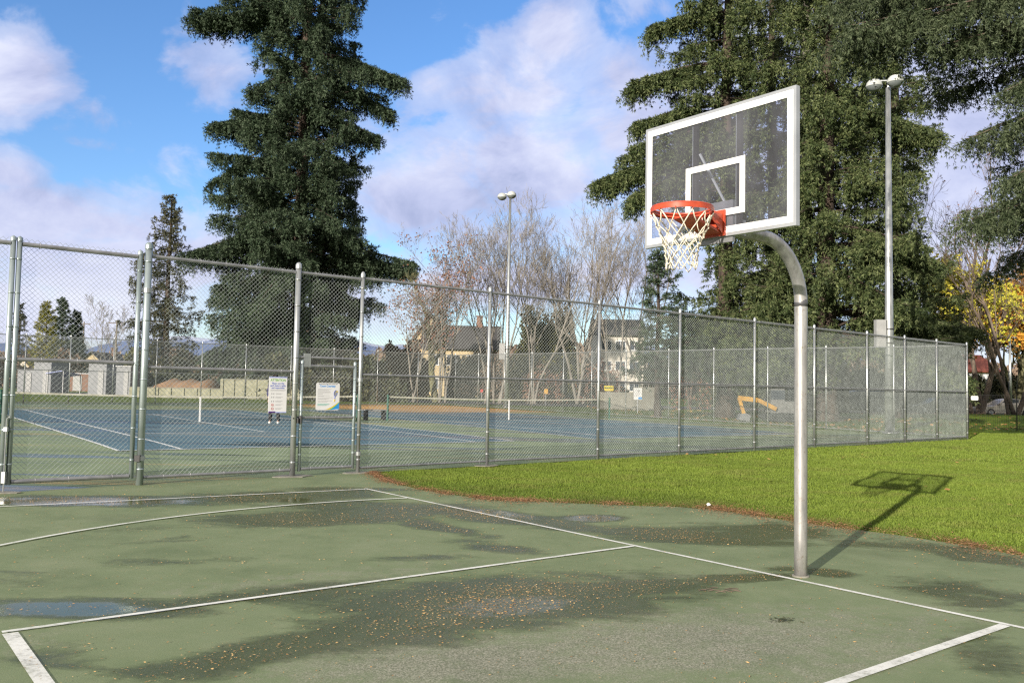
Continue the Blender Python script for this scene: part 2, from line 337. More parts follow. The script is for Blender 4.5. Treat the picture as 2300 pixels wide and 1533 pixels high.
WET = [(200, 1126, 360, 13, 0, 1.0), (560, 1118, 320, 14, -.03, .9), (760, 1100, 170, 9, 0, .75), (850, 1140, 300, 17, .02, .8), (720, 1163, 300, 19, -.03, .95), (1100, 1158, 190, 18, .12, 1.), (980, 1183, 130, 13, .18, .8),
       (1250, 1178, 120, 14, .1, .9), (1330, 1164, 75, 9, 0, 1.0), (1560, 1205, 250, 19, .06, 1.0), (1730, 1196, 180, 20, .05, .9), (1930, 1222, 160, 13, .12, .6), (2160, 1243, 190, 16, .16, .8),
       (1120, 1230, 110, 14, .1, .7), (950, 1253, 160, 11, -.04, .5), (1130, 1352, 420, 60, -.05, 1.0), (1380, 1325, 240, 26, -.04, .95), (1650, 1300, 150, 11, -.06, 1.0), (960, 1392, 330, 58, -.15, .95), (700, 1330, 260, 30, -.1, .7),
       (640, 1452, 340, 36, -.22, .85), (380, 1505, 240, 24, -.1, .65), (180, 1368, 330, 24, 0, 1.0), (520, 1345, 170, 14, -.06, .8), (1760, 1278, 60, 8, 0, .8), (1858, 1286, 60, 10, .08, 1.0), (2180, 1335, 190, 30, .1, .75),
       (2100, 1322, 110, 12, 0, .6), (2210, 1460, 120, 60, .3, .6), (60, 1300, 110, 30, 0, .45), (300, 1190, 160, 9, -.05, .45), (400, 1260, 300, 14, -.03, .4), (120, 1480, 130, 50, 0, .5), (350, 1215, 200, 10, -.06, .4)]
PUD = [(180, 1126, 260, 9, 0, 1), (1330, 1164, 62, 7, 0, 1), (130, 1368, 250, 18, 0, .8), (1150, 1362, 200, 30, -.05, .6), (1120, 1152, 120, 9, .12, .6), (640, 1119, 110, 5, 0, .5), (1700, 1205, 70, 9, 0, .45), (665, 1125, 40, 7, 0, .9), (1670, 1299, 18, 4, 0, .9)]
WORN = [(1520, 1450, 500, 80, -.05, .85), (1050, 1490, 420, 60, -.05, .9), (1900, 1480, 300, 60, -.2, .6), (700, 1300, 500, 22, -.1, .4), (2000, 1420, 220, 40, -.3, .5), (1900, 1385, 30, 8, 0, .8), (60, 1450, 120, 60, 0, .35), (1500, 1300, 260, 16, -.02, .4)]
def field(L_, px, py):
    o = np.zeros_like(px)
    for cx, cy, rx, ry, an, am in L_:
        dx, dy = px - cx, py - cy; u = (dx * cos(an) + dy * sin(an)) / rx; q = (-dx * sin(an) + dy * cos(an)) / ry
        o = np.maximum(o, am * np.clip(1.35 - np.sqrt(u * u + q * q) * .85, 0, 1))
    return o
def pxof(x, y):
    P = np.stack([x, y, np.zeros_like(x)], -1).reshape(-1, 3) - CAMP; z = np.maximum(P @ cF, .3)
    px = 1150 + FPX * (P @ cR) / z; py = 766.5 - FPX * (P @ cU) / z; bad = (P @ cF) < .5
    px[bad] = -9e4; return px.reshape(x.shape), py.reshape(x.shape)
qx, qy = pxof(CX, CY)
wet, pud, worn = field(WET, qx, qy), field(PUD, qx, qy), field(WORN, qx, qy)
nr, nc = CX.shape; a = (np.arange(nr - 1)[:, None] * nc + np.arange(nc - 1)[None]).ravel()
mb = MB(); mb.add(np.stack([CX.ravel(), CY.ravel(), terr(CX, CY).ravel() + .004], 1), np.stack([a, a + nc, a + nc + 1, a + 1], 1))
m, nt, b = newmat('green_court_asphalt'); v = coords(nt)
def at(nm): return nd(nt, 'ShaderNodeAttribute', attribute_name=nm).outputs['Fac']
nL = noise(nt, 1.1, 8, .62, v, .4); nM = noise(nt, 6, 6, .65, v); nF = noise(nt, 130, 3, .7, v); nS = noise(nt, .35, 4, .5, v)
c = ramp(nt, nL, [(.3, (.135, .176, .092)), (.5, (.174, .218, .117)), (.7, (.207, .244, .142))]); c = mixc(nt, ramp(nt, nM, [(.45, 0), (.8, .35)]), c, (.25, .265, .16))
# worn areas show grey aggregate
vo = nd(nt, 'ShaderNodeTexVoronoi', i_Scale=120); nt.links.new(v, vo.inputs['Vector'])
agg = ramp(nt, vo.outputs['Color'], [(.2, (.13, .13, .10)), (.55, (.27, .255, .215)), (.85, (.44, .41, .35))])
wn = math_(nt, 'ADD', at('worn'), math_(nt, 'MULTIPLY', math_(nt, 'SUBTRACT', nM, .5), 1.3)); wn2 = math_(nt, 'ADD', wn, math_(nt, 'MULTIPLY', math_(nt, 'SUBTRACT', nF, .5), 1.2))
c = mixc(nt, ramp(nt, wn2, [(.28, 0), (.9, .66)]), c, agg)
c = mixc(nt, ramp(nt, nF, [(.62, 0), (.72, .25)]), c, (.40, .40, .34))
wt = math_(nt, 'ADD', math_(nt, 'ADD', at('wet'), math_(nt, 'MULTIPLY', math_(nt, 'SUBTRACT', noise(nt, 14, 6, .7, v), .5), .45)), math_(nt, 'MULTIPLY', math_(nt, 'SUBTRACT', noise(nt, 2.2, 6, .6, coords(nt, 'Object', -.6, (.55, 1.3, 1)), .6), .5), 1.25)); wm = ramp(nt, wt, [(.34, 0), (.66, 1)])
wm2 = math_(nt, 'MAXIMUM', wm, ramp(nt, nS, [(.62, 0), (.72, .4)]))
dark = nt.nodes.new('ShaderNodeMix'); dark.data_type = 'RGBA'; dark.blend_type = 'MULTIPLY'; dark.inputs[0].default_value = 1; nt.links.new(c, dark.inputs[6]); dark.inputs[7].default_value = (.47, .46, .36, 1)
c = mixc(nt, wm2, c, dark.outputs[2])
pm = ramp(nt, math_(nt, 'ADD', at('pud'), math_(nt, 'MULTIPLY', math_(nt, 'SUBTRACT', nM, .5), .7)), [(.4, 0), (.6, 1)])
rg = math_(nt, 'SUBTRACT', math_(nt, 'SUBTRACT', .88, math_(nt, 'MULTIPLY', wm2, .48)), math_(nt, 'MULTIPLY', pm, .30), True)
nt.links.new(c, b.inputs['Base Color']); nt.links.new(rg, b.inputs['Roughness']); b.inputs['Specular IOR Level'].default_value = .24
bs = nd(nt, 'ShaderNodeBump', i_Distance=.004); nt.links.new(math_(nt, 'SUBTRACT', .55, math_(nt, 'MULTIPLY', pm, .5)), bs.inputs['Strength']); nt.links.new(nF, bs.inputs['Height']); nt.links.new(bs.outputs[0], b.inputs['Normal'])
M['court'] = m
o = mb.build('court_surface', m, smooth=True)
for nm, arr in (('wet', wet), ('pud', pud), ('worn', worn)):
    A = o.data.attributes.new(nm, 'FLOAT', 'POINT'); A.data.foreach_set('value', arr.astype(np.float32).ravel())
struct(o)

# tennis courts
def trect(mb, u0, u1, v0, v1, z, n=40, off=None):
    off = TC if off is None else off
    U, V = np.meshgrid(np.linspace(u0, u1, n), np.linspace(v0, v1, n)); x = off[0] + tU[0] * U + tV[0] * V; y = off[1] + tU[1] * U + tV[1] * V
    a = (np.arange(n - 1)[:, None] * n + np.arange(n - 1)[None]).ravel(); mb.add(np.stack([x.ravel(), y.ravel(), terr(x, y).ravel() + z], 1), np.stack([a, a + 1, a + n + 1, a + n], 1))
def surf(name, c1, c2, c3):
    m, nt, b = newmat(name); v = coords(nt, 'Object', -TT, (.10, .9, 1)); n1 = noise(nt, 1.0, 7, .6, v, .2); n2 = noise(nt, .7, 4, .5, coords(nt)); nF = noise(nt, 40, 4, .7, coords(nt))
    mp_ = coords(nt, 'Object', -TT, (.09, 1.1, 1)); mpp = nt.nodes.new('ShaderNodeVectorMath'); mpp.operation = 'ADD'; nt.links.new(mp_, mpp.inputs[0]); mpp.inputs[1].default_value = (5, 9, 2); n3 = noise(nt, .8, 8, .65, mpp.outputs[0], .2)
    c = ramp(nt, n2, [(.35, c2), (.65, c1)]); wet_ = ramp(nt, n1, [(.53, 0), (.60, 1)])
    c = mixc(nt, wet_, c, c3); lit = math_(nt, 'MULTIPLY', ramp(nt, n3, [(.55, 0), (.64, .8)]), ramp(nt, nF, [(.42, 0), (.58, 1)]))
    sxy = nt.nodes.new('ShaderNodeSeparateXYZ'); nt.links.new(coords(nt, 'Object', -TT), sxy.inputs[0])
    # needles and leaves drift up against the far fence
    far = math_(nt, 'MULTIPLY', ramp(nt, math_(nt, 'DIVIDE', math_(nt, 'SUBTRACT', sxy.outputs[1], 37.), 14.), [(0, 0), (.5, .75), (1, 1)]), ramp(nt, math_(nt, 'DIVIDE', math_(nt, 'SUBTRACT', sxy.outputs[0], 18.), 12.), [(.1, 0), (.6, 1)]))
    nbig = noise(nt, .8, 6, .6, mp_); lit = math_(nt, 'MAXIMUM', lit, math_(nt, 'MULTIPLY', ramp(nt, math_(nt, 'ADD', far, math_(nt, 'MULTIPLY', math_(nt, 'SUBTRACT', nbig, .5), .9)), [(.32, 0), (.55, 1)]), .92))
    c = mixc(nt, lit, c, (.50, .29, .10)); nt.links.new(c, b.inputs['Base Color']); nt.links.new(math_(nt, 'SUBTRACT', .85, math_(nt, 'MULTIPLY', wet_, .55)), b.inputs['Roughness'])
    return m
M['tgreen'] = surf('tennis_green', (.19, .245, .13), (.14, .19, .10), (.065, .09, .05)); M['tblue'] = surf('tennis_blue', (.068, .145, .19), (.05, .115, .155), (.028, .058, .075))
mb = MB(); w1 = 1
# green surround between the near fence and the back fence
A0 = C0; N = 70; Us = np.linspace(0, 1, N)
X_ = []; Y_ = []
for t in np.linspace(0, 1, N):
    X_.append((C0[0] + FD[0] * 50 * Us) * (1 - t) + (C1[0] - tU[0] * 50 * Us) * t); Y_.append((C0[1] + FD[1] * 50 * Us) * (1 - t) + (C1[1] - tU[1] * 50 * Us) * t)
X_ = np.array(X_); Y_ = np.array(Y_); a = (np.arange(N - 1)[:, None] * N + np.arange(N - 1)[None]).ravel()
mb.add(np.stack([X_.ravel(), Y_.ravel(), terr(X_, Y_).ravel() + .006], 1), np.stack([a, a + N, a + N + 1, a + 1], 1)); struct(mb.build('tennis_ground', M['tgreen'], smooth=True))
DX = 14.2
for off, nm in ((TC, 'a'), (TC + tU * DX, 'b'), (TC - tU * DX, 'c')):
    mb = MB(); trect(mb, 0, 10.97, 0, 23.77, .012, off=off); struct(mb.build('tennis_court_surface', M['tblue'], smooth=True))
m, nt, b = newmat('line_paint'); v = coords(nt); n = noise(nt, 22, 6, .7, v); n5 = noise(nt, 2.5, 4, .6, v)
nt.links.new(ramp(nt, n, [(.3, (.62, .63, .58)), (.6, (.90, .90, .86))]), b.inputs['Base Color']); b.inputs['Roughness'].default_value = .7
tr = nt.nodes.new('ShaderNodeBsdfTransparent'); mx = nt.nodes.new('ShaderNodeMixShader'); f = math_(nt, 'ADD', n, math_(nt, 'MULTIPLY', n5, .55)); nt.links.new(ramp(nt, f, [(.72, .03), (1.0, .7)]), mx.inputs[0])
nt.links.new(b.outputs[0], mx.inputs[1]); nt.links.new(tr.outputs[0], mx.inputs[2]); nt.links.new(mx.outputs[0], nt.nodes['Material Output'].inputs[0]); M['line'] = m
M['tline'] = simple('tennis_line_paint', (.74, .76, .76), (.58, .6, .58), 8, .7)
def strip(mb, P, w, z, tennis=True, step=.6):
    P = np.asarray(P, float)[:, :2]; L = np.concatenate([[0], np.cumsum(np.hypot(*np.diff(P, axis=0).T))]); n = max(2, int(L[-1] / step) + 1); s_ = np.linspace(0, L[-1], n)
    x = np.interp(s_, L, P[:, 0]); y = np.interp(s_, L, P[:, 1]); t = np.gradient(np.stack([x, y], 1), axis=0); t /= np.linalg.norm(t, axis=1)[:, None]; nrm = np.stack([-t[:, 1], t[:, 0]], 1) * w / 2
    l = np.stack([x, y], 1) + nrm; r = np.stack([x, y], 1) - nrm; V = np.concatenate([np.c_[l, terr(l[:, 0], l[:, 1]) + z], np.c_[r, terr(r[:, 0], r[:, 1]) + z]]); i = np.arange(n - 1)
    mb.add(V, np.stack([i, i + 1, i + 1 + n, i + n], 1)[:, ::-1])
def tp(u, v, off): p = off + tU * u + tV * v; return p
for off in (TC, TC + tU * DX, TC - tU * DX):
    for seg in (((0, 0), (0, 23.77)), ((10.97, 0), (10.97, 23.77)), ((1.37, .06), (1.37, 23.7)), ((9.6, .06), (9.6, 23.7)), ((.05, 0), (10.92, 0)), ((.05, 23.77), (10.92, 23.77)), ((1.42, 5.485), (9.55, 5.485)), ((1.42, 18.285), (9.55, 18.285)), ((5.485, 5.53), (5.485, 18.24))):
        mb = MB(); strip(mb, [tp(*seg[0], off), tp(*seg[1], off)], .08, .018 if abs(seg[0][0] - seg[1][0]) < .1 else .021); struct(mb.build('tennis_line', M['tline']))
# basketball lines
def line(pts, w=.05, z=.010): mb = MB(); strip(mb, pts, w, z, step=.15); struct(mb.build('court_line', M['line']))
line([S(7.75, .05), S(-8, .05)]); line([S(7.75, .09), S(7.9, 1.5), S(8.05, 3.2), S(8.16, 4.98), S(8.3, 12)]) if 0 else None
line([S(7.66, .1), S(8.16, 4.98), S(8.45, 9)], z=.014)
line([S(1.90, .1), S(1.90, 5.80)], .05, .014); line([S(-1.73, .1), S(-1.73, 5.80)], .075, .014); line([S(1.86, 5.76), S(-1.70, 5.76)], .09, .010)
R3 = 6.45; a0 = math.asin(1.35 / R3); line([S(.07 + R3 * cos(t), 1.47 + R3 * sin(t)) for t in np.linspace(-a0, pi + a0, 90)], .05, .018)
# grey cracks and drain patch on the court
# ------------------------------------------------------------ fallen needles on the court
def flakes(mb, x, y, z, l0, l1, asp=.35, lift=.004, sz=0):
    n = len(x); an = rng.uniform(0, 2 * pi, n); l = rng.uniform(l0, l1, n)
    if sz: l = .006 + .020 * rng.uniform(0, 1, n) ** 3
    d = np.stack([np.cos(an), np.sin(an), rng.normal(0, .12, n)], 1) * l[:, None] / 2; s_ = np.stack([-np.sin(an), np.cos(an), rng.normal(0, .25, n)], 1) * l[:, None] * asp / 2
    c = np.stack([x, y, z + lift], 1); V = np.stack([c - d, c - s_ * 1. + d * .1, c + d, c + s_ + d * .1], 1).reshape(-1, 3); i = np.arange(n) * 4
    mb.add(V, np.stack([i, i + 1, i + 2, i + 3], 1), a=np.repeat(rng.uniform(0, 1, n), 4))
def inside_court(x, y):
    # nearer to the camera than the boundary
    yb = np.interp(x, edge[:, 0], edge[:, 1]) ; ok = np.where(x < edge[0, 0], (y < edge[0, 1] + (x - edge[0, 0]) * FD[1] / FD[0]), y < yb)
    return ok
n = 1100000; x = rng.uniform(-13, 7, n); y = rng.uniform(2, 16.5, n)
px_, py_ = pxof(x, y); wv = field(WET, px_, py_) ; clump = np.zeros(n)
for k in range(9):
    kx, ky = rng.normal(0, 1.6, 2); clump += np.sin(kx * x + ky * y + rng.uniform(0, 6)) / 3
keep = inside_court(x, y) & (rng.uniform(0, 1, n) < .03 + .62 * np.clip(wv, 0, 1) ** 3 * np.clip(.65 + .7 * clump, .14, 1.5)); x, y = x[keep], y[keep]
mb = MB(); flakes(mb, x, y, np.full(len(x), .008), 0, 1, .42, sz=1); o = mb.build('fallen_needles', M['litter'], attr='tint'); tag(o, 'tiny tan larch needles and leaf bits scattered over the green court', 'fallen leaves'); struct(o, 'stuff')
# rusty litter along the lawn edge
Be = edge; Le = np.concatenate([[0], np.cumsum(np.hypot(*np.diff(Be, axis=0).T))]); n = 60000; s_ = rng.uniform(0, Le[-4], n); dn = .45 + .3 * np.sin(s_ * 1.7) + .25 * np.sin(s_ * 4.1 + 1) + .2 * np.sin(s_ * 9.3); s_ = s_[rng.uniform(0, 1, n) < np.clip(dn, .12, 1)]; n = len(s_); x = np.interp(s_, Le, Be[:, 0]); y = np.interp(s_, Le, Be[:, 1])
off = (rng.normal(.03, .08, n) + rng.exponential(.10, n) * np.where(rng.uniform(0, 1, n) < .35, -1.7, 1.)) * np.interp(s_, [0, 3, 8, 20], [.7, .8, 1.4, 1.3]); x = x + off * .3; y = y + off
mb = MB(); flakes(mb, x, y, rng.uniform(.004, .025, n), .010, .036, .35); o = mb.build('edge_litter', M['edge_litter'], attr='tint'); tag(o, 'rust coloured needle litter gathered where the lawn meets the court', 'fallen leaves'); struct(o, 'stuff')
# grass blades
def ingrass(x, y):
    s = -(x - C0[0]) * FD[1] * -1 - (y - C0[1]) * FD[0]; yf = C0[1] + (x - C0[0]) * FD[1] / FD[0]
    yb = np.interp(x, edge[:, 0], edge[:, 1]); return (y > yb + .03) & ((y < yf - .02) | (x > C0[0]))
def blades(n, x0, x1, y0, y1, h0, h1, w):
    x = rng.uniform(x0, x1, n); y = rng.uniform(y0, y1, n); px_, py_ = pxof(x, y); k = ingrass(x, y) & (px_ > 700) & (px_ < 2420); x, y = x[k], y[k]; n = len(x)
    h = rng.uniform(h0, h1, n) * (1 + .4 * np.sin(x * 3.1 + np.sin(y * 2.3) * 2)) ; an = rng.uniform(0, 2 * pi, n); s_ = np.stack([np.cos(an), np.sin(an), np.zeros(n)], 1) * w
    lean = rng.normal(0, .45, (n, 2)) * h[:, None]; z = terr(x, y) - .012; c = np.stack([x, y, z], 1); tip = c + np.c_[lean, h]
    V = np.stack([c - s_, c + s_, tip], 1).reshape(-1, 3); i = np.arange(n) * 3; de = y - np.interp(x, edge[:, 0], edge[:, 1]); return V, np.stack([i, i + 1, i + 2], 1), np.repeat(rng.uniform(0, 1, n) * np.clip(.15 + de / 2.6, .15, 1) - .25 * np.clip(1 - de / .8, 0, 1), 3)
mb = MB()
for args in ((620000, -3, 14, 9, 22, .018, .04, .005), (380000, 2, 24, 16, 40, .025, .05, .010)):
    V, F, A = blades(*args); mb.add(V, F, a=A)
o = mb.build('grass', M['blade'], attr='tint'); tag(o, 'bright green short grass of the lawn beside the court', 'grass'); struct(o, 'stuff')
# scattered maple leaves on the far lawn
n = 16000; x = rng.uniform(6, 70, n); y = rng.uniform(38, 75, n); s_ = -(x - C0[0]) * tV[0] * 0 + ((x - C0[0]) * tU[0] + (y - C0[1]) * tU[1]); cl = np.sin(x * .5) * np.sin(y * .33 + 1) + np.sin(x * .21 + y * .3); k = (s_ > .6) & (rng.uniform(-1.5, 1.6, n) < cl); x, y = x[k], y[k]
mb = MB(); flakes(mb, x, y, terr(x, y) + .03, .10, .24, .8, .01); o = mb.build('fallen_leaves', M['fallen'], attr='tint'); tag(o, 'brown and orange maple leaves lying on the lawn beyond the tennis fence', 'fallen leaves'); struct(o, 'stuff')
n = 90; x = rng.uniform(3, 22, n); y = rng.uniform(12, 38, n); k = ingrass(x, y); x, y = x[k], y[k]; mb = MB(); flakes(mb, x, y, np.full(len(x), .045), .05, .11, .8, .01); o = mb.build('stray_leaves', M['fallen'], attr='tint'); tag(o, 'a few stray orange leaves on the near lawn', 'fallen leaves'); struct(o, 'stuff')
# ------------------------------------------------------------ chain link
def wiremesh(w, h, c=.075, r=.0026, name='mesh_panel'):
    """woven diamonds: vertical zigzag wires, local x 0..w, z 0..h"""
    ns = int(round(2 * w / c)); cw = w / ns; nk = int(round(h / (c / 2))); ch = h / nk
    k = np.arange(nk + 1); mb = MB(); an = np.array([0, 2 * pi / 3, 4 * pi / 3]) + .5
    oy = r * np.sin(an) * 1.2; oo = r * np.cos(an) * 1.2
    J = np.arange(ns)
    ph = (k[None] + J[:, None]) % 2
    x = (J[:, None] + np.where(ph == 0, 0., 1.)) * cw; z = np.broadcast_to(k * ch, x.shape); y = np.where(ph == 0, -1, 1) * r * .9
    # three corners round each node, offset in x and y
    V = np.stack([x[..., None] + oo, y[..., None] + oy, np.broadcast_to(z[..., None], x.shape + (3,))], -1)   # ns,nk+1,3,3
    V = V.reshape(-1, 3); base = (J[:, None] * (nk + 1) + k[None, :-1]) * 3; F = []
    for a in range(3):
        b2 = (a + 1) % 3; F.append(np.stack([base + a, base + b2, base + 3 + b2, base + 3 + a], -1).reshape(-1, 4))
    mb.add(V, np.concatenate(F)); return mb
PAN = {}
def panel(parent, p0, p1, z0, z1, off=.045, side=1, cell=.075, r=.0026, std=None):
    p0 = np.asarray(p0)[:2]; p1 = np.asarray(p1)[:2]; d = p1 - p0; W_ = np.linalg.norm(d); d /= W_; nrm = np.array([-d[1], d[0]]) * side
    key = std or (round(W_, 2), round(z1 - z0, 2), r)
    if key not in PAN: PAN[key] = (wiremesh(W_, z1 - z0, cell, r).mesh('mesh_panel', [M['wire']]), W_)
    me, w0 = PAN[key]; o = bpy.data.objects.new('mesh_panel', me); COL.objects.link(o); o.parent = parent
    q = p0 + nrm * off; pl = worldloc(parent); o.location = (q[0] - pl[0], q[1] - pl[1], z0 + float(terr(*q)) - pl[2]); o.rotation_euler = (0, 0, atan2(d[1], d[0])); o.scale = (W_ / w0, 1, 1); return o
def rail(parent, p0, p1, z, r, name='rail', ties=.42, mat=None, side=1, ext=0.):
    p0 = np.asarray(p0)[:2]; p1 = np.asarray(p1)[:2]; d = p1 - p0; W_ = np.linalg.norm(d); d = d / W_; mb = MB()
    a = np.array([*p0, z + float(terr(*p0))]); b = np.array([*p1, z + float(terr(*p1))]); mb.tube([a, b], [r, r], 10)
    if ties:
        k = max(1, int(W_ / ties)); nr3 = np.array([-d[1], d[0], 0]) * side
        for i in range(k):
            t = (i + .5 + random.uniform(-.12, .12)) / k; c = a + (b - a) * t + nr3 * .018
            mb.ring(c, r + .016, .0028, [nr3, [0, 0, 1], [d[0], d[1], 0]], 10, 4)
    return mb.build(name, mat or M['galv_dull'], parent, smooth=False)
def post(parent, p, h, r, bands=True, mat=None, cap=True, foot=True):
    mb = MB(); x, y = p[0], p[1]; z = float(terr(x, y)); mb.tube([[x, y, z - .05], [x, y, z + h * .5], [x, y, z + h]], r, 14)
    if cap: mb.lathe([x, y, z + h - .05], [(r + .006, 0), (r + .006, .06), (r * .92, .085), (r * .5, .105), (.001, .112)], 14)
    if bands:
        for k in range(8): mb.lathe([x, y, z + .25 + k * (h - .5) / 7], [(r, -.012), (r + .004, -.012), (r + .004, .012), (r, .012)], 12)
    o = mb.build('fence_post', mat or M['galv'], parent, smooth=True)
    return o
def footing(parent, p, s=.28):
    mb = MB(); x, y = p[0], p[1]; z = float(terr(x, y)); n = 14; pr = [(s * rng.uniform(.85, 1.1) * cos(t) * 1.5, s * rng.uniform(.8, 1.1) * sin(t)) for t in np.linspace(0, 2 * pi, n, endpoint=False)]
    mb.prism(pr, [x, y, z + .012], [FD[0], FD[1], 0], [-FD[1], FD[0], 0], [0, 0, 1], .012); return mb.build('footing', M['concrete'], parent)
def onF(px, py=1000): return onplane(px, py, C0, FD)[:2]
Q = {n_: onF(x, y) for n_, x, y in (('L0', 3, 1083), ('L1', 18, 1081), ('L2', 294, 1075), ('P4', 313, 1086), ('P5', 656, 1070), ('P6', 803, 1062))}
npx = [(803, 1062), (1093, 1050), (1342, 1036), (1525, 1020), (1694, 1008), (1829, 1002), (1948, 995), (2033, 990), (2105, 987), (2173, 986)]
NP = [onF(*p) for p in npx]
def run(name, label, pts, H, rpost, rtop, side, cat='fence', std=None, rwire=.0027, midz=1.82, mats=None, cell=.075, ties=.42, skip_first=False, cornerr=None, bands=True):
    T = thing(name, label, cat, (*pts[0], float(terr(*pts[0]))))
    for i, p in enumerate(pts):
        if i == 0 and skip_first: continue
        post(T, p, H + .03, rpost if not (cornerr and i in (0, len(pts) - 1)) else cornerr, mat=mats, bands=bands)
    for i in range(len(pts) - 1):
        a, b = np.array(pts[i]), np.array(pts[i + 1]); d = (b - a) / np.linalg.norm(b - a); a2, b2 = a + d * rpost, b - d * rpost
        rail(T, a2, b2, H - .04, rtop, 'top_rail', ties, side=side); rail(T, a2, b2, midz, rtop * .9, 'mid_rail', ties, side=side); rail(T, a2, b2, .10, rtop * .8, 'bottom_rail', ties, side=side)
        panel(T, a2, b2, .04, H + .02, .04, side, std=std, r=rwire, cell=cell)
    return T
# side: which side the woven wire hangs on (towards the tennis courts)
nearT = run('chain_link_fence', 'tall chain link fence along the lawn from the small gate to the far corner', NP, 3.66, .036, .025, 1, std='near')
for p in NP[:2]: footing(nearT, p, .2)
# fixed bay with the white notice, heavier posts
bay = thing('chain_link_fence', 'tall chain link bay between double gate and small gate, carrying the ATTENTION notice', 'fence', (*Q['P4'], 0))
post(bay, Q['P4'], 3.76, .055, mat=M['galv_green']); post(bay, Q['P5'], 3.72, .05); footing(bay, Q['P5'], .24)
fd = -FD
rail(bay, Q['P4'] + fd * .055, Q['P5'] - fd * .05, 3.6, .028, 'top_rail'); rail(bay, Q['P4'] + fd * .055, Q['P5'] - fd * .05, 1.84, .028, 'mid_rail'); rail(bay, Q['P4'] + fd * .055, Q['P5'] - fd * .05, .12, .024, 'bottom_rail')
panel(bay, Q['P4'] + fd * .08, Q['P5'] - fd * .06, .05, 3.66, .045, 1)
# transom above the small gate
rail(bay, Q['P5'] + fd * .05, Q['P6'] - fd * .04, 3.60, .027, 'top_rail'); rail(bay, Q['P5'] + fd * .05, Q['P6'] - fd * .04, 2.10, .026, 'transom_rail'); panel(bay, Q['P5'] + fd * .06, Q['P6'] - fd * .05, 2.07, 3.66, .045, 1)
def hinge(mb, p, z, r=.06):
    x, y = p; mb.lathe([x, y, z], [(r - .01, -.035), (r + .006, -.035), (r + .006, .035), (r - .01, .035)], 14); mb.box([x - FD[0] * -.08, y - FD[1] * -.08, z], [.09, .03, .035], [[FD[0], FD[1], 0], [-FD[1], FD[0], 0], [0, 0, 1]])
def leaf(name, label, a, b, zb, zt, zm, r, mat, zbar=None):
    a = np.array(a); b = np.array(b); d = (b - a) / np.linalg.norm(b - a); T = thing(name, label, 'gate', (*a, 0))
    for p in (a, b):
        mb = MB(); mb.tube([[*p, zb - .04], [*p, zt + .05]], [r, r], 14); mb.lathe([*p, zt + .04], [(r + .004, -.03), (r + .004, .02), (.002, .045)], 12)
        for k in range(7): mb.lathe([*p, zb + .25 + k * (zt - zb - .5) / 6], [(r, -.01), (r + .004, -.01), (r + .004, .01), (r, .01)], 12)
        mb.build('stile', mat, T, smooth=True)
    rail(T, a + d * r, b - d * r, zt - .03, r * .9, 'top_rail'); rail(T, a + d * r, b - d * r, zm, r * .9, 'mid_rail'); rail(T, a + d * r, b - d * r, zb, r * .9, 'bottom_rail')
    panel(T, a + d * .05, b - d * .05, zb - .04, zt + (.06 if zt > 3 else .02), .04, 1); return T
G1 = leaf('vehicle_gate', 'right leaf of the tall double gate, closed against the thick green tinted post', Q['L1'], Q['L2'], .15, 3.60, 1.90, .036, M['galv_green'])
G0 = leaf('vehicle_gate', 'left leaf of the tall double gate, cut off by the left edge of the photo', Q['L0'] - fd * 3.3, Q['L0'], .15, 3.60, 1.90, .036, M['galv_green'])
mb = MB(); x, y = Q['L1']; x -= fd[0] * .03; y -= fd[1] * .03 + .05; mb.tube([[x, y, .01], [x, y, 1.05], [x + .05, y, 1.08]], .01, 8); mb.box([x, y, .22], [.05, .05, .16]); mb.box([x, y, .9], [.05, .05, .06]); mb.build('drop_rod', M['galv'], G1)
mb = MB(); mb.prism([(.26 * cos(t), .12 * sin(t)) for t in np.linspace(0, 2 * pi, 14, endpoint=False)], [x, y - .02, .012], [1, 0, 0], [0, 1, 0], [0, 0, 1], .012); mb.build('footing', M['concrete'], bay)
for z_ in (3.05, .42): mb = MB(); hinge(mb, Q['P4'], z_); mb.build('hinge', M['galv'], G1)
mb = MB(); mb.box([*(Q['P4'] + np.array([-.02, -.065])), .42], [.09, .05, .10]); mb.build('latch', M['black'], G1)
pg0, pg1 = onF(671, 1063), onF(791, 1060)
PG = leaf('pedestrian_gate', 'small chain link gate with the Court Courtesy sign hanging on it', pg0, pg1, .13, 1.98, 1.03, .028, M['galv_green'])
for z_ in (1.72, .36): mb = MB(); hinge(mb, Q['P6'], z_, .05); mb.build('hinge', M['galv'], PG)
mb = MB(); mb.box([*(pg0 + fd * .09), 2.05], [.13, .05, .24], [[fd[0], fd[1], 0], [-fd[1], fd[0], 0], [0, 0, 1]]); mb.build('strike_plate', M['galv'], bay)
mb = MB(); c = (Q['P5'] + pg0) / 2; mb.tube([[*(Q['P5'] + np.array([0, -.06])), 1.02], [*c, 1.05], [*(pg0 + np.array([0, -.03])), 1.0]], [.012, .012, .012], 6); mb.box([*pg0, 1.0], [.05, .09, .14]); mb.box([*(c + np.array([0, -.03])), .98], [.06, .03, .09]); mb.build('latch', M['black'], PG)
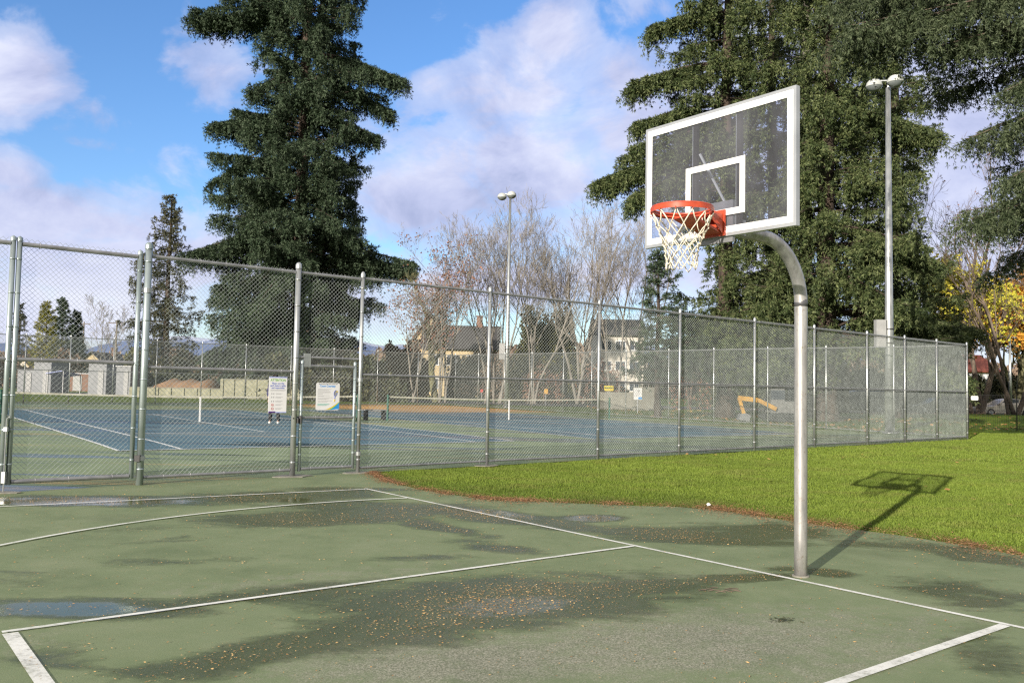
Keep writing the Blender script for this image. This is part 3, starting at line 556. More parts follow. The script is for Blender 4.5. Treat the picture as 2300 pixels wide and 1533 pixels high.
# ------------------------------------------------------------ right and back fences of the tennis enclosure
rpx = [(2173, 986), (2008, 973), (1855.5, 966), (1724, 960), (1602.5, 951), (1501, 944), (1405, 937), (1328, 933), (1264, 928), (1193, 924), (1132, 921), (1073, 917), (1021, 914)]
RP = [C0] + [onplane(x, y, C0, tV)[:2] for x, y in rpx[1:]]
C1 = RP[-1]
run('chain_link_fence', 'chain link fence on the far right side of the tennis courts, before the vans', RP, 3.66, .033, .024, 1, std='far', rwire=.0033, ties=0, skip_first=True)
bpx = [937, 846, 747, 651, 549, 450, 348, 251, 153, 52, -60, -180]
BP = [C1] + [onplane(x, 910, C1, tU)[:2] for x in bpx]
run('chain_link_fence', 'chain link fence closing the back of the tennis courts below the big dark spruce', BP, 3.66, .033, .024, 1, std='far', rwire=.0033, ties=0, skip_first=True)

# ------------------------------------------------------------ signs
def text(s, size, mat, parent, o, ex, ez, name='lettering', align='LEFT', bold=0, xscale=1, ext=.0006):
    cu = bpy.data.curves.new(name, 'FONT'); cu.body = s; cu.size = size; cu.align_x = align; cu.extrude = ext; cu.offset = bold
    ob = bpy.data.objects.new(name, cu); COL.objects.link(ob); dg = bpy.context.evaluated_depsgraph_get(); me = bpy.data.meshes.new_from_object(ob.evaluated_get(dg)); bpy.data.objects.remove(ob)
    me.materials.clear(); me.materials.append(mat); ob = bpy.data.objects.new(name, me); COL.objects.link(ob)
    ex = np.array(ex, float); ez = np.array(ez, float); ey = np.cross(ex, ez); pl = worldloc(parent) if parent else np.zeros(3)
    ob.matrix_world = Matrix(((ex[0] * xscale, ez[0], -ey[0], o[0] - pl[0]), (ex[1] * xscale, ez[1], -ey[1], o[1] - pl[1]), (ex[2] * xscale, ez[2], -ey[2], o[2] - pl[2]), (0, 0, 0, 1)))
    mw = ob.matrix_world.copy()
    if parent: ob.parent = parent; ob.matrix_parent_inverse = Matrix.Identity(4); ob.matrix_basis = mw
    return ob
def rrect(w, h, r, n=5):
    P = []
    for cx, cy, a in ((w - r, h - r, 0), (r, h - r, pi / 2), (r, r, pi), (w - r, r, 3 * pi / 2)):
        P += [(cx + r * cos(a + t), cy + r * sin(a + t)) for t in np.linspace(0, pi / 2, n)]
    return P
EX = np.array([fd[0], fd[1], 0]); EZ = np.array([0, 0, 1.]); EN = np.cross(EX, EZ)       # EN points towards the camera side
M['ink_green'] = plain('green_print', (.16, .42, .04), .5); M['ink_blue'] = plain('blue_print', (.05, .10, .50), .5); M['ink_grey'] = plain('grey_print', (.42, .42, .44), .5); M['ink_lblue'] = plain('light_blue_print', (.03, .28, .72), .5)
M['ink_purple'] = plain('purple_print', (.07, .02, .20), .5); M['ink_yellow'] = plain('yellow_print', (.75, .55, .02), .5); M['ink_teal'] = plain('teal_print', (.02, .42, .32), .5); M['ink_black'] = plain('black_print', (.03, .03, .03), .5); M['ink_red'] = plain('red_print', (.55, .12, .10), .5); M['ink_lav'] = plain('lavender_print', (.36, .42, .80), .5)
def lines_(mb, o, rows, h):
    for x0, x1, z in rows: mb.box(o + EX * (x0 + x1) / 2 + EZ * z + EN * .0005, [x1 - x0, .0012, h], [EX, -EN, EZ])
# notice
o0 = onplane(602, 925, C0 + np.array([EN[0], EN[1]]) * .05, FD); o0[2] = 1.12; w_, h_ = .335, .62
T = thing('notice_sign', 'tall narrow white notice headed ATTENTION wired to the fence bay', 'sign', o0)
mb = MB(); mb.prism([(0, 0), (w_, 0), (w_, h_), (0, h_)], o0, EX, EZ, EN, .006); mb.build('sign_board', M['signwhite'], T)
f0 = o0 + EN * .0035
for z_ in (.008, h_ - .008): mb = MB(); lines_(mb, f0, [(0, w_, z_)], .016); mb.build('border_band', M['ink_lav'], T)
mb = MB(); lines_(mb, f0 + EN * .0008, [(.004, .13, .013)], .024); mb.build('logo_block', M['ink_purple'], T)
text('ATTENTION', .058, M['ink_green'], T, f0 + EX * w_ / 2 + EZ * (h_ - .075), EX, EZ, 'heading', 'CENTER', .0009, .86)
for i, s_ in enumerate(('Please use this', 'park feature safely', 'and responsibly')): text(s_, .042, M['ink_blue'], T, f0 + EX * w_ / 2 + EZ * (h_ - .125 - i * .039), EX, EZ, 'lettering', 'CENTER', .0003, .92)
mb = MB(); lines_(mb, f0, [(.03, .31, .395), (.03, .29, .382)] + [(.125, .125 + l, z) for z0_ in (.335, .275, .205, .145, .078) for l, z in ((.13, z0_), (.10, z0_ - .014))], .005); mb.build('small_print', M['ink_grey'], T)
mb = MB()
for i, z in enumerate((.33, .268, .198)):
    for k in (-1, 1): mb.prism([(.009 * cos(t), .014 * sin(t)) for t in np.linspace(0, 2 * pi, 8, endpoint=False)], f0 + EX * (.072 + k * .018) + EZ * z + EN * .0006, EX, EZ, EN, .001)
mb.build('pictogram', M['ink_grey'], T); mb = MB()
for z in (.138, .072): mb.ring(f0 + EX * .072 + EZ * z + EN * .001, .022, .002, [EX, EZ, EN], 18, 4); mb.box(f0 + EX * .072 + EZ * z + EN * .0006, [.02, .001, .012], [EX, -EN, EZ])
mb.build('prohibition_symbol', M['ink_red'], T)
# court courtesy
o1 = onplane(709, 919, C0 + np.array([EN[0], EN[1]]) * .045, FD); o1[2] = 1.165; w_, h_ = .47, .49
T = thing('rules_sign', 'white Court Courtesy sign with racket picture, fixed to the small gate', 'sign', o1)
mb = MB(); mb.prism(rrect(w_, h_, .03), o1, EX, EZ, EN, .005); mb.build('sign_board', M['signwhite'], T); f0 = o1 + EN * .003
text('New Westminster Parks, Culture and Recreation', .0205, M['ink_black'], T, f0 + EX * w_ / 2 + EZ * (h_ - .026), EX, EZ, 'header', 'CENTER', 0, .93)
text('Court Courtesy', .056, M['ink_lblue'], T, f0 + EX * w_ * .48 + EZ * (h_ - .075), EX, EZ, 'heading', 'CENTER', .0012, .86)
mb = MB(); lines_(mb, f0, [(.03, .03 + l, z) for z, l in ((.375, .27), (.362, .22), (.338, .25), (.325, .25), (.302, .25), (.289, .1), (.262, .24), (.249, .12), (.225, .3), (.205, .22), (.192, .17), (.168, .28), (.148, .19))], .005); mb.build('small_print', M['ink_grey'], T)
mb = MB(); lines_(mb, f0, [(.03, .03 + l, z) for z, l in ((.112, .24), (.098, .22), (.084, .18))], .005); mb.build('small_print', M['ink_teal'], T)
def swoosh(c0, c1, mat, e):
    t = np.linspace(0, 1, 10); P = [(w_ * (c0 + (.985 - c0) * s_), .004 + (h_ * .30) * s_ ** 1.6 * c1) for s_ in t]; return P
for k, (s0, top, mt) in enumerate(((.33, .305, 'ink_yellow'), (.50, .285, 'ink_teal'), (.60, .265, 'ink_lblue'))):
    t = np.linspace(0, 1, 9); P = [(w_ * (s0 + (.99 - s0) * q_), .004 + h_ * top * q_ ** 1.5) for q_ in t] + [(w_ * .99, .03), (w_ * .94, .005)]
    mb = MB(); n = len(P); V = np.array([f0 + EX * p[0] + EZ * p[1] + EN * (.0006 + k * .0005) for p in P]); c = np.array([f0 + EX * w_ * .93 + EZ * .022 + EN * (.0006 + k * .0005)]); i = np.arange(n - 1)
    mb.add(np.concatenate([V, c]), np.stack([i, i + 1, np.full(n - 1, n)], 1)); mb.build('swoosh', M[mt], T)
mb = MB(); rc = f0 + EX * .385 + EZ * .305 + EN * .001; ax = [EX * .97 + EZ * -.15, EZ * .97 + EX * .15, EN]; ax2 = [ax[0] * .75, ax[1] * 1.25, EN]; mb.ring(rc, .042, .0035, ax2, 20, 5); mb.cyl(rc - ax[1] * .055, rc - ax[1] * .11, .004, n=6); mb.build('racket_picture', M['ink_blue'], T)
mb = MB(); mb.prism([(.031 * cos(t), .05 * sin(t)) for t in np.linspace(0, 2 * pi, 16, endpoint=False)], rc - EN * .0004, ax[0], ax[1], EN, .001); mb.build('racket_strings', M['grey'], T)
mb = MB(); mb.cyl(rc - ax[1] * .11, rc - ax[1] * .155, .0055, n=6); mb.build('racket_grip', M['ink_yellow'], T)
mb = MB(); mb.prism([(.014 * cos(t), .014 * sin(t)) for t in np.linspace(0, 2 * pi, 12, endpoint=False)], rc + EX * .03 + EZ * .03 + EN * .003, EX, EZ, EN, .001); mb.build('ball_picture', M['ink_yellow'], T)

# ------------------------------------------------------------ basketball hoop
eA = np.array([cA[0], cA[1], 0]); eB = np.array([cB[0], cB[1], 0]); eZ = np.array([0, 0, 1.])
hb = S(.069, -.124); T = thing('basketball_hoop', 'steel gooseneck basketball hoop with clear backboard and white net beside the lawn', 'basketball hoop', hb)
Pc = [S(.069, -.124, z) for z in np.linspace(-.02, 2.42, 8)]
R_ = .56
Pc += [S(.069, -.124 + R_ * (1 - cos(t)), 2.42 + R_ * sin(t) * .98) for t in np.linspace(.12, pi / 2, 12)] + [S(.069, .62, 2.975), S(.069, .80, 2.985)]
mb = MB(); mb.tube(Pc, .0572, 24); mb.build('pole', M['pole'], T, smooth=True)
M['band'] = plain('dark_band', (.10, .10, .11), .5, .3); mb = MB(); mb.lathe(S(.069, -.124, 2.40), [(.0572, 0), (.0582, 0), (.0582, .06), (.0572, .06)], 24); mb.build('band', M['band'], T, smooth=True)
mb = MB(); mb.lathe(hb + [0, 0, .002], [(.075, 0), (.075, .012), (.058, .016)], 24); mb.build('base_collar', M['concrete'], T)
BZ0, BZ1, BW = 2.876, 3.944, 1.542; bc = .069; BV = 1.09
def bp(u, z, v=0): return S(bc + u, BV + v, z)
# mounting brackets behind the board
mb = MB(); axs = [eA, eB, eZ]
mb.box(bp(0, 2.985, -.16), [.16, .30, .13], axs); mb.box(bp(0, 3.0, -.035), [.34, .03, .34], axs); mb.build('mount', M['galv_dull'], T)
fr = MB()
for u in (-.225, .225): fr.box(bp(u, (BZ0 + BZ1) / 2, -.035), [.04, .03, BZ1 - BZ0 - .02], axs)
for u in (-.225, .225):
    al_ = MB(); al_.box(bp(u + .024, (BZ0 + BZ1) / 2, -.036), [.006, .034, BZ1 - BZ0 - .06], axs); al_.build('channel_lip', M['alu'], T)
fr.build('support_channel', plain('dark_channel', (.012, .011, .011), .6), T)
mb = MB(); mb.tube([bp(.20, 3.62, -.05), bp(.0, 3.03, -.28)], .012, 6); mb.build('brace', M['alu'], T)
mb = MB(); mb.box(bp(0, (BZ0 + BZ1) / 2, -.006), [BW - .05, .010, BZ1 - BZ0 - .05], axs); mb.build('clear_panel', M['acrylic'], T)
# aluminium frame
mb = MB(); fw, fdp = .026, .045
for u, z, sx_, sz in ((0, BZ1 - fw / 2, BW, fw), (0, BZ0 + fw / 2, BW, fw), (BW / 2 - fw / 2, (BZ0 + BZ1) / 2, fw, BZ1 - BZ0 - 2 * fw), (-BW / 2 + fw / 2, (BZ0 + BZ1) / 2, fw, BZ1 - BZ0 - 2 * fw)): mb.box(bp(u, z, -.0205), [sx_, fdp, sz], axs)
mb.build('frame', M['alu'], T)
bl = .052; mb = MB(); iw = BW / 2 - fw; z0_, z1_ = BZ0 + fw, BZ1 - fw
for u, z, sx_, sz in ((0, z1_ - bl / 2, 2 * iw, bl), (0, z0_ + bl / 2, 2 * iw, bl), (iw - bl / 2, (z0_ + z1_) / 2, bl, z1_ - z0_ - 2 * bl), (-iw + bl / 2, (z0_ + z1_) / 2, bl, z1_ - z0_ - 2 * bl)): mb.box(bp(u, z, .0015), [sx_, .003, sz], axs)
mb.build('white_border', M['white'], T)
mb = MB(); tw, th_, tz = .61, .457, 3.045
for u, z, sx_, sz in ((0, tz + th_ - bl / 2, tw, bl), (0, tz + bl / 2, tw, bl), (tw / 2 - bl / 2, tz + th_ / 2, bl, th_ - 2 * bl), (-tw / 2 + bl / 2, tz + th_ / 2, bl, th_ - 2 * bl)): mb.box(bp(u, z, .0015), [sx_, .003, sz], axs)
mb.build('target_square', M['white'], T)
# rim
RZ = 3.065; rc_ = bp(0, RZ, .395); mb = MB()
mb.ring(rc_, .2365, .0095, [eA, eB, eZ], 48, 8); mb.ring(rc_ - eZ * .024, .2365, .0095, [eA, eB, eZ], 48, 8)
an = np.linspace(0, 2 * pi, 49)[:-1]; 
V = np.concatenate([[rc_ + r_ * (cos(t) * eA + sin(t) * eB) + z * eZ for t in an] for r_, z in ((.250, -.006), (.247, -.040))]); i = np.arange(48); mb.add(V, np.stack([i, (i + 1) % 48, (i + 1) % 48 + 48, i + 48], 1))
for t in np.linspace(0, 2 * pi, 12, endpoint=False): mb.ring(rc_ + .247 * (cos(t) * eA + sin(t) * eB) - eZ * .045, .012, .003, [cos(t) * eA + sin(t) * eB, eZ, -sin(t) * eA + cos(t) * eB], 10, 4)
mb.build('rim', M['rim'], T, smooth=True)
mb = MB()
mb.box(bp(0, 2.985, .012), [.24, .018, .21], axs)                                     # back plate
mb.box(bp(0, RZ - .012, .085), [.20, .15, .008], axs)                                 # top plate
for u in (-.105, .105): mb.prism([(.0, -.17), (.0, .0), (.17, -.0), (.17, -.03)], bp(u, RZ - .01, .02), eB, eZ, eA, .006)
mb.prism([(0, -.17), (0, -.15), (.36, -.06), (.36, -.08)], bp(0, RZ, .02), eB, eZ, eA, .19)
mb.build('rim_bracket', M['rim'], T)
mb = MB()
for u in (-.09, .09):
    for z in (2.91, 3.04): mb.lathe(bp(u, z, .021), [(.001, .008), (.008, .006), (.009, 0)], 8, [eA, eZ, eB])
mb.build('bolt', M['galv'], T)
# net
mb = MB(); nloop = 12; lev = [(0, .240, -.05), (1, .205, -.155), (2, .175, -.225), (3, .150, -.285), (4, .132, -.335), (5, .124, -.385), (6, .122, -.43)]
sway = lambda z: eA * (-.12 * z) * 0 + eB * 0
def node(k, j):
    _, r_, z = lev[k]; t = 2 * pi * (j + .5 * (k % 2)) / nloop; rr = r_ * (1 + .04 * sin(3 * j + k)); return rc_ + rr * (cos(t) * eA + sin(t) * eB) + (z + .008 * sin(5 * j + 2 * k)) * eZ
for k in range(6):
    for j in range(nloop):
        for dj in ((0, -1) if k % 2 == 0 else (0, 1)):
            a_, b_ = node(k, j), node(k + 1, j + dj); m_ = (a_ + b_) / 2 + (rc_ + eZ * (a_[2] + b_[2] - 2 * rc_[2]) / 2 - (a_ + b_) / 2) * .04; mb.tube([a_, m_, b_], [.0045 if k else .0052, .004 if k else .0052, .0045], 6)
    if k:
        for j in range(nloop): mb.lathe(node(k, j), [(.001, -.009), (.0075, -.004), (.0075, .004), (.001, .009)], 6)
for j in range(nloop):
    a_, b_ = node(6, j), node(6, j + 1); c_ = (a_ + b_) / 2 - eZ * (.045 + .02 * sin(j * 2.3)); mb.tube([a_, (a_ + c_) / 2 - eZ * .012, c_, (b_ + c_) / 2 - eZ * .012, b_], .005, 6)
mb.build('net', M['net'], T, smooth=True)

# ------------------------------------------------------------ tennis nets
def mesh_net(u0, u1, v, off, label, group='tennis nets'):
    p0 = tp(u0, v, off); p1 = tp(u1, v, off); z0 = float(terr(*p0)); T = thing('tennis_net', label, 'tennis net', (*p0, z0), group=group)
    for p in (p0, p1):
        mb = MB(); z = float(terr(*p)); mb.tube([[*p, z], [*p, z + 1.07]], .045, 12); mb.lathe([*p, z + 1.05], [(.05, 0), (.05, .04), (.001, .055)], 12); mb.box([p[0], p[1] - .06, z + .7], [.08, .06, .16]); mb.build('net_post', M['darkgreen'], T)
    n = 41; U = np.linspace(0, 1, n); top = .995 - .085 * (1 - (2 * U - 1) ** 2) + .04; P = p0[None] * (1 - U[:, None]) + p1[None] * U[:, None]; zz = terr(P[:, 0], P[:, 1])
    mb = MB(); nh = 120; f = np.linspace(0, 1, nh)
    q = lambda s_: p0 * (1 - s_) + p1 * s_
    for k in range(22):
        z = .04 + k * .041; pts = [[*P[i], zz[i] + min(z, top[i] - .02)] for i in range(0, n, 4)]; mb.tube(pts, .0022, 3, False)
    for s_ in np.linspace(0, 1, 290):
        a_ = q(s_); tz = float(np.interp(s_, U, top)); z = float(terr(*a_)); mb.tube([[*a_, z + .03], [*a_, z + tz]], .0022, 3, False)
    mb.build('netting', M['black'], T)
    mb = MB(); d = (p1 - p0) / np.linalg.norm(p1 - p0); nn = np.array([-d[1], d[0]]) * .012
    V = []; 
    for i in range(n):
        for sgn in (-1, 1):
            for dz in (-.055, .005): V.append([P[i, 0] + nn[0] * sgn, P[i, 1] + nn[1] * sgn, zz[i] + top[i] + dz])
    i = np.arange(n - 1) * 4; mb.add(V, np.concatenate([np.stack([i, i + 4, i + 5, i + 1], 1), np.stack([i + 2, i + 3, i + 7, i + 6], 1), np.stack([i + 1, i + 5, i + 7, i + 3], 1)])); mb.build('headband', M['band_cream'], T)
    c = q(.5); z = float(terr(*c)); mb = MB(); mb.box([c[0], c[1] - .02, z + .46], [.055, .03, .92], [[d[0], d[1], 0], [-d[1], d[0], 0], [0, 0, 1]]); mb.build('centre_strap', M['white'], T)
    return T
M['band_cream'] = simple('cream_band', (.62, .60, .50), (.45, .43, .34), 4, .7)
mesh_net(-.91, 11.88, 11.885, TC, 'tennis net of the nearer left court, with the person standing beyond it')
mesh_net(-.91, 11.88, 11.885, TC + tU * DX, 'tennis net of the right hand court, in front of the middle lamp pole')
# courtside bench between the nets
b0 = tp(12.9, 12.3, TC); z = float(terr(*b0)); T = thing('bench', 'low dark bench beside the green net post between the two courts', 'bench', (*b0, z))
ax = [[tU[0], tU[1], 0], [tV[0], tV[1], 0], [0, 0, 1]]
mb = MB()
for k in range(3): mb.box([*(b0 + tV * (k - 1) * .12), z + .44], [1.1, .10, .035], ax)
mb.build('seat', M['grey'], T)
for u in (-.42, .42): mb = MB(); mb.box([*(b0 + tU * u), z + .21], [.05, .32, .42], ax); mb.box([*(b0 + tU * u), z + .02], [.06, .42, .03], ax); mb.build('leg', M['black'], T)

# ------------------------------------------------------------ lamps
def lamp(px, depth_pt, H, r0, r1, label, boxz, flip, grp):
    x, y = depth_pt; z = float(terr(x, y)); T = thing('light_pole', label, 'lamp post', (x, y, z), group=grp)
    mb = MB(); mb.tube([[x, y, z - .1], [x, y, z + H * .3], [x, y, z + H]], [r0, r0 * .8 + r1 * .2, r1], 16); mb.lathe([x, y, z], [(r0 + .12, 0), (r0 + .12, .04), (r0 + .02, .06)], 12); mb.build('pole', M['galv'], T, smooth=True)
    mb = MB(); bx_ = x - (r0 + .22); mb.box([bx_, y - .05, z + boxz], [.42, .28, 1.15]); mb.box([bx_, y - .05, z + boxz + .58], [.44, .3, .02]); mb.build('control_cabinet', M['grey'], T)
    mb = MB()
    for dz in (-.4, .2, -2.2): mb.lathe([x, y, z + boxz + dz], [(r0 * .95, -.02), (r0 + .03, -.02), (r0 + .03, .02), (r0 * .95, .02)], 14)
    mb.build('strap', M['black'], T)
    d = np.array([1., .25, 0]) / 1.03
    if flip: d = np.array([1., .35, 0]) / 1.06
    for s_, dy in ((-.62, .25), (.10, -.55)):
        c = np.array([x, y, z + H + .08]) + d * s_ + np.array([0, dy, 0]); tz = -.0
        a = MB(); a.tube([[x, y, z + H - .02], [x, y, z + H + .32], c + [0, .1, .26], c + [0, 0, .22]], [.05, .045, .04, .05], 8); 
        h = a.build('bracket_arm', M['galv'], T)
        mb = MB(); mb.lathe(c, [(.34, -.02), (.345, .03), (.31, .15), (.22, .25), (.10, .30), (.001, .31)], 20); mb.build('lamp_head', M['lamphead'], T, smooth=True)
        mb = MB(); mb.lathe(c, [(.335, -.02), (.30, -.10), (.20, -.19), (.08, -.235), (.001, -.24)], 20); mb.build('reflector_bowl', M['lampglass'], T, smooth=True)
    return T
M['lamphead'] = simple('lamp_housing', (.50, .52, .50), (.40, .42, .41), 3, .5, .1); M['lampglass'] = simple('lamp_bowl_glass', (.20, .22, .22), (.14, .16, .17), 4, .25)
lp1 = atY(1137, 917, 63)[:2]; lamp(1137, lp1, 15.2, .16, .09, 'tall floodlight pole standing before the bare trees in the middle', 4.0, 0, None)
lp2 = atY(1998, 972, 37.4)[:2]; lamp(1998, lp2, 15.0, .19, .10, 'tall floodlight pole on the right, its lamps half hidden by spruce boughs', 4.25, 1, None)
# ------------------------------------------------------------ trees
def norm(v): return v / (np.linalg.norm(v, axis=-1, keepdims=True) + 1e-9)
def kites(mb, p, d, l, k=3, spread=.45, wid=.17):
    """needle sprays: k slim leaf shapes fanning from each point"""
    n = len(p); tint = np.repeat(rng.uniform(0, 1, n), k); p = np.repeat(p, k, 0); d = norm(np.repeat(d, k, 0) + rng.normal(0, spread, (n * k, 3))); l = np.repeat(l, k) * rng.uniform(.7, 1.2, n * k)
    s_ = norm(np.cross(d, rng.normal(0, 1, (n * k, 3)))) * (l * wid)[:, None]; L_ = d * l[:, None]
    V = np.stack([p, p + L_ * .4 + s_, p + L_, p + L_ * .4 - s_], 1).reshape(-1, 3); i = np.arange(n * k) * 4
    mb.add(V, np.stack([i, i + 1, i + 2, i + 3], 1), a=np.repeat(tint, 4))
def spray_branch(base, azv, Lb, rise, droop, tipup, tuft, hang, dens, out, wood, rad, t0=.2):
    """one bough with side branchlets; appends tufts (p, d, l) to out"""
    ns = max(6, int(Lb / .45)); s_ = np.linspace(0, 1, ns)
    wig = np.cumsum(rng.normal(0, .03, ns)) * Lb * .25; side = np.array([-azv[1], azv[0], 0])
    P = base + azv * (Lb * s_)[:, None] + side * (wig * s_)[:, None]; P[:, 2] += Lb * (rise * s_ - droop * s_ ** 2 + tipup * s_ ** 4)
    wood.tube(P, np.maximum(rad * (1 - s_) ** .8, .012), 5, False)
    T_ = norm(np.gradient(P, axis=0)); nb = max(4, int(Lb * 2.9 * dens)); t = rng.uniform(t0, 1, nb) ** .85
    t = np.concatenate([t, rng.uniform(.75, 1, int(nb * .3))]); nb = len(t)
    p0 = np.stack([np.interp(t, s_, P[:, i]) for i in range(3)], 1); td = np.stack([np.interp(t, s_, T_[:, i]) for i in range(3)], 1)
    sg = np.where(rng.uniform(0, 1, nb) < .5, -1, 1); bl = (Lb * .24 * (1 - t) ** .7 + .35 + .1 * Lb * (t > .15) * .5) * rng.uniform(.55, 1.2, nb)
    bd = norm(td * rng.uniform(.5, 1.1, nb)[:, None] + side * (sg * rng.uniform(.5, 1, nb))[:, None] + np.array([0, 0, -1]) * rng.uniform(-.1, .5, nb)[:, None])
    nt_ = np.maximum(3, (bl / (tuft * .42)).astype(int)); idx = np.repeat(np.arange(nb), nt_); k = np.concatenate([np.arange(x) for x in nt_]) / nt_[idx]
    pp = p0[idx] + bd[idx] * (bl[idx] * k)[:, None]; pp[:, 2] -= (bl[idx] * k ** 2) * .28
    dd = norm(bd[idx] + rng.normal(0, .55, (len(idx), 3)) + np.array([0, 0, .12 - 6 * max(0, hang - .5)])); out.append((pp, dd, np.full(len(pp), tuft)))
    if hang > 0:
        m_ = rng.uniform(0, 1, len(idx)) < hang; hp = pp[m_]; hl = rng.uniform(.15, 1.0, len(hp)) ** 1.3 * (tuft / .3)
        for q in (.25, .6, .95): out.append((hp + np.array([0, 0, -1.]) * (hl * q)[:, None] + rng.normal(0, .03, hp.shape), norm(np.array([0, 0, -1.]) + rng.normal(0, .25, hp.shape)), np.full(len(hp), tuft * .95)))
def conifer(label, tx, ty, depth, prof, seed, mats, step=.42, nper=4, tuft=.30, hang=.25, dens=1., trunk_r=.45, top=None, gap=.1, droop=.35, extra=(), group=None, name='conifer', frontdepth=1., lean=None, minR=.25, k=6, cat='tree', only=None, wid=.10):
    """prof: (y, left px, right px) silhouette rows; tx at row ty is the trunk"""
    global rng
    keep = rng; rng = np.random.default_rng(seed); p = atY(tx, ty, depth); X0 = p[0]
    rows = sorted([(atY((l + r) / 2, y, depth)[2], X0 - atY(l, y, depth)[0], atY(r, y, depth)[0] - X0) for y, l, r in prof]); Zs, Ls, Rs = map(np.array, zip(*rows))
    zg = float(terr(X0, depth)); T = thing(name, label, cat, (X0, depth, zg), group=group)
    H = top or Zs[-1]; tz = np.linspace(zg - .2, H, 24); wl = np.cumsum(rng.normal(0, .02, 24)); mb = MB(); mb.tube(np.stack([X0 + wl, depth + wl[::-1] * .3, tz], 1), np.maximum(trunk_r * (1 - (tz - zg) / (H * 1.08)) ** .75, .03) * np.where(tz < zg + 1, 1.25, 1), 10, False); mb.build('trunk', mats[1], T, smooth=True)
    wood = MB(); out = []; z = Zs[0]; g0 = rng.uniform(0, 6.3)
    while z < min(Zs[-1], H):
        for j in range(nper):
            a = g0 + j * 2 * pi / nper + rng.uniform(-.6, .6); c = cos(a); l, r = np.interp(z, Zs, Ls), np.interp(z, Zs, Rs)
            R_ = (r * (1 + c) / 2 + l * (1 - c) / 2) * rng.uniform(.66, 1.0); R_ = max(R_, minR)
            if rng.uniform() < gap: R_ *= rng.uniform(.35, .7)
            f = np.clip((H - z) / H, 0, 1); rise = np.interp(f, [0, .25, 1], [.75, .22, .05]); dr = droop * np.interp(f, [0, .3, 1], [.2, .8, 1.1])
            rise += rng.normal(0, .20); dr *= rng.uniform(.6, 1.4); azv = np.array([c, sin(a) * frontdepth, 0]); azv /= np.linalg.norm(azv)
            spray_branch(np.array([X0, depth, z + rng.uniform(-.5, .5) * step / .6 + R_ * (dr - rise) * .45]), azv, R_, rise, dr, .18 * rng.uniform(.4, 1.4), tuft, hang, dens, out, wood, .015 + R_ * .009, rng.uniform(.08, .25))
        g0 += 1.1; z += step * rng.uniform(.7, 1.3)
    for ex in extra:
        px, py, ay = ex[:3]; q = atY(px, py, depth); zb = atY(tx, ay, depth)[2]; Lb = abs(q[0] - X0); dz = q[2] - zb
        for kk in range(ex[3] if len(ex) > 3 else 3):
            a = rng.normal(0, .12); dirv = np.array([math.copysign(cos(a), q[0] - X0), sin(a), 0]); l_ = Lb * rng.uniform(.86, 1.0) if kk else Lb
            spray_branch(np.array([X0, depth, zb + rng.normal(0, .15)]), dirv, l_, dz / Lb + .30, .42, .12, tuft, hang, dens * 1.35, out, wood, .05 + l_ * .012)
    wood.build('limb', mats[1], T)
    pp, dd, ll = (np.concatenate(x) for x in zip(*out))
    mb = MB(); kites(mb, pp, dd, ll * .72, k, .55, wid); mb.build('crown', mats[0], T, attr='tint'); rng = keep; return T

BIG = [(-420, 655, 715), (-300, 600, 760), (-150, 545, 810), (-60, 520, 830), (0, 505, 815), (40, 470, 825), (80, 505, 832), (120, 560, 815), (160, 570, 850), (195, 560, 880), (230, 565, 845), (260, 530, 825), (290, 495, 835), (330, 500, 845), (370, 455, 842), (410, 440, 835), (470, 445, 850), (520, 455, 845), (560, 425, 855), (600, 420, 880), (640, 410, 880), (700, 430, 870), (770, 425, 850), (840, 440, 835)]
bigT = conifer('biggest dark spruce, a tall ragged tree rising left of centre behind the tennis courts', 683, 240, 74, BIG, 11, (M['spruce'], M['bark']), step=.54, nper=6, tuft=.36, hang=.5, dens=1.45, trunk_r=.7, gap=.22, extra=((436, 42, 40, 5), (915, 182, 120, 4), (930, 598, 560, 5), (560, 205, 150, 3), (532, 255, 290, 3), (415, 575, 520, 4), (880, 245, 175, 3), (860, 320, 260, 3), (478, 290, 270, 3)), name='spruce_tree')
conifer('thinner sparse conifer showing just left of the biggest spruce, above the fence bay', 380, 560, 86, [(440, 373, 386), (470, 352, 402), (510, 336, 418), (540, 326, 424), (580, 308, 424), (620, 290, 430), (660, 272, 440), (700, 265, 450), (760, 270, 460), (820, 280, 460)], 12, (M['browncon'], M['bark']), step=.6, nper=5, tuft=.40, hang=.30, dens=1.05, trunk_r=.35, gap=.15, name='conifer')
conifer('small golden green cedar left of the dark pointed cypress, seen through the gate', 103, 740, 118, [(680, 100, 106), (700, 92, 115), (740, 80, 128), (780, 68, 140), (830, 60, 150), (870, 62, 150)], 13, (M['cedar'], M['bark']), step=.42, nper=6, tuft=.5, hang=0, dens=1.3, trunk_r=.2, gap=0, droop=-.1, name='cedar_tree')
conifer('dark pointed cypress between the golden cedar and the bare birch', 140, 740, 124, [(672, 137, 143), (690, 128, 150), (730, 115, 165), (780, 105, 185), (830, 100, 198), (880, 100, 200)], 14, (M['cypress'], M['bark']), step=.42, nper=6, tuft=.5, hang=0, dens=1.3, trunk_r=.2, gap=0, droop=-.1, name='cypress_tree')
conifer('shorter dark cypress on the right flank of the pointed one', 172, 770, 126, [(700, 169, 174), (730, 160, 182), (780, 152, 192), (880, 150, 202)], 15, (M['cypress'], M['bark']), step=.42, nper=6, tuft=.5, hang=0, dens=1.2, trunk_r=.2, gap=0, droop=-.1, name='cypress_tree')
conifer('brownish thin conifer at the far left seen between the gate stiles', 42, 760, 125, [(685, 40, 45), (720, 32, 55), (760, 24, 64), (820, 15, 75), (880, 14, 80)], 16, (M['browncon'], M['bark']), step=.7, nper=4, tuft=.5, hang=.1, dens=.8, trunk_r=.25, name='conifer')
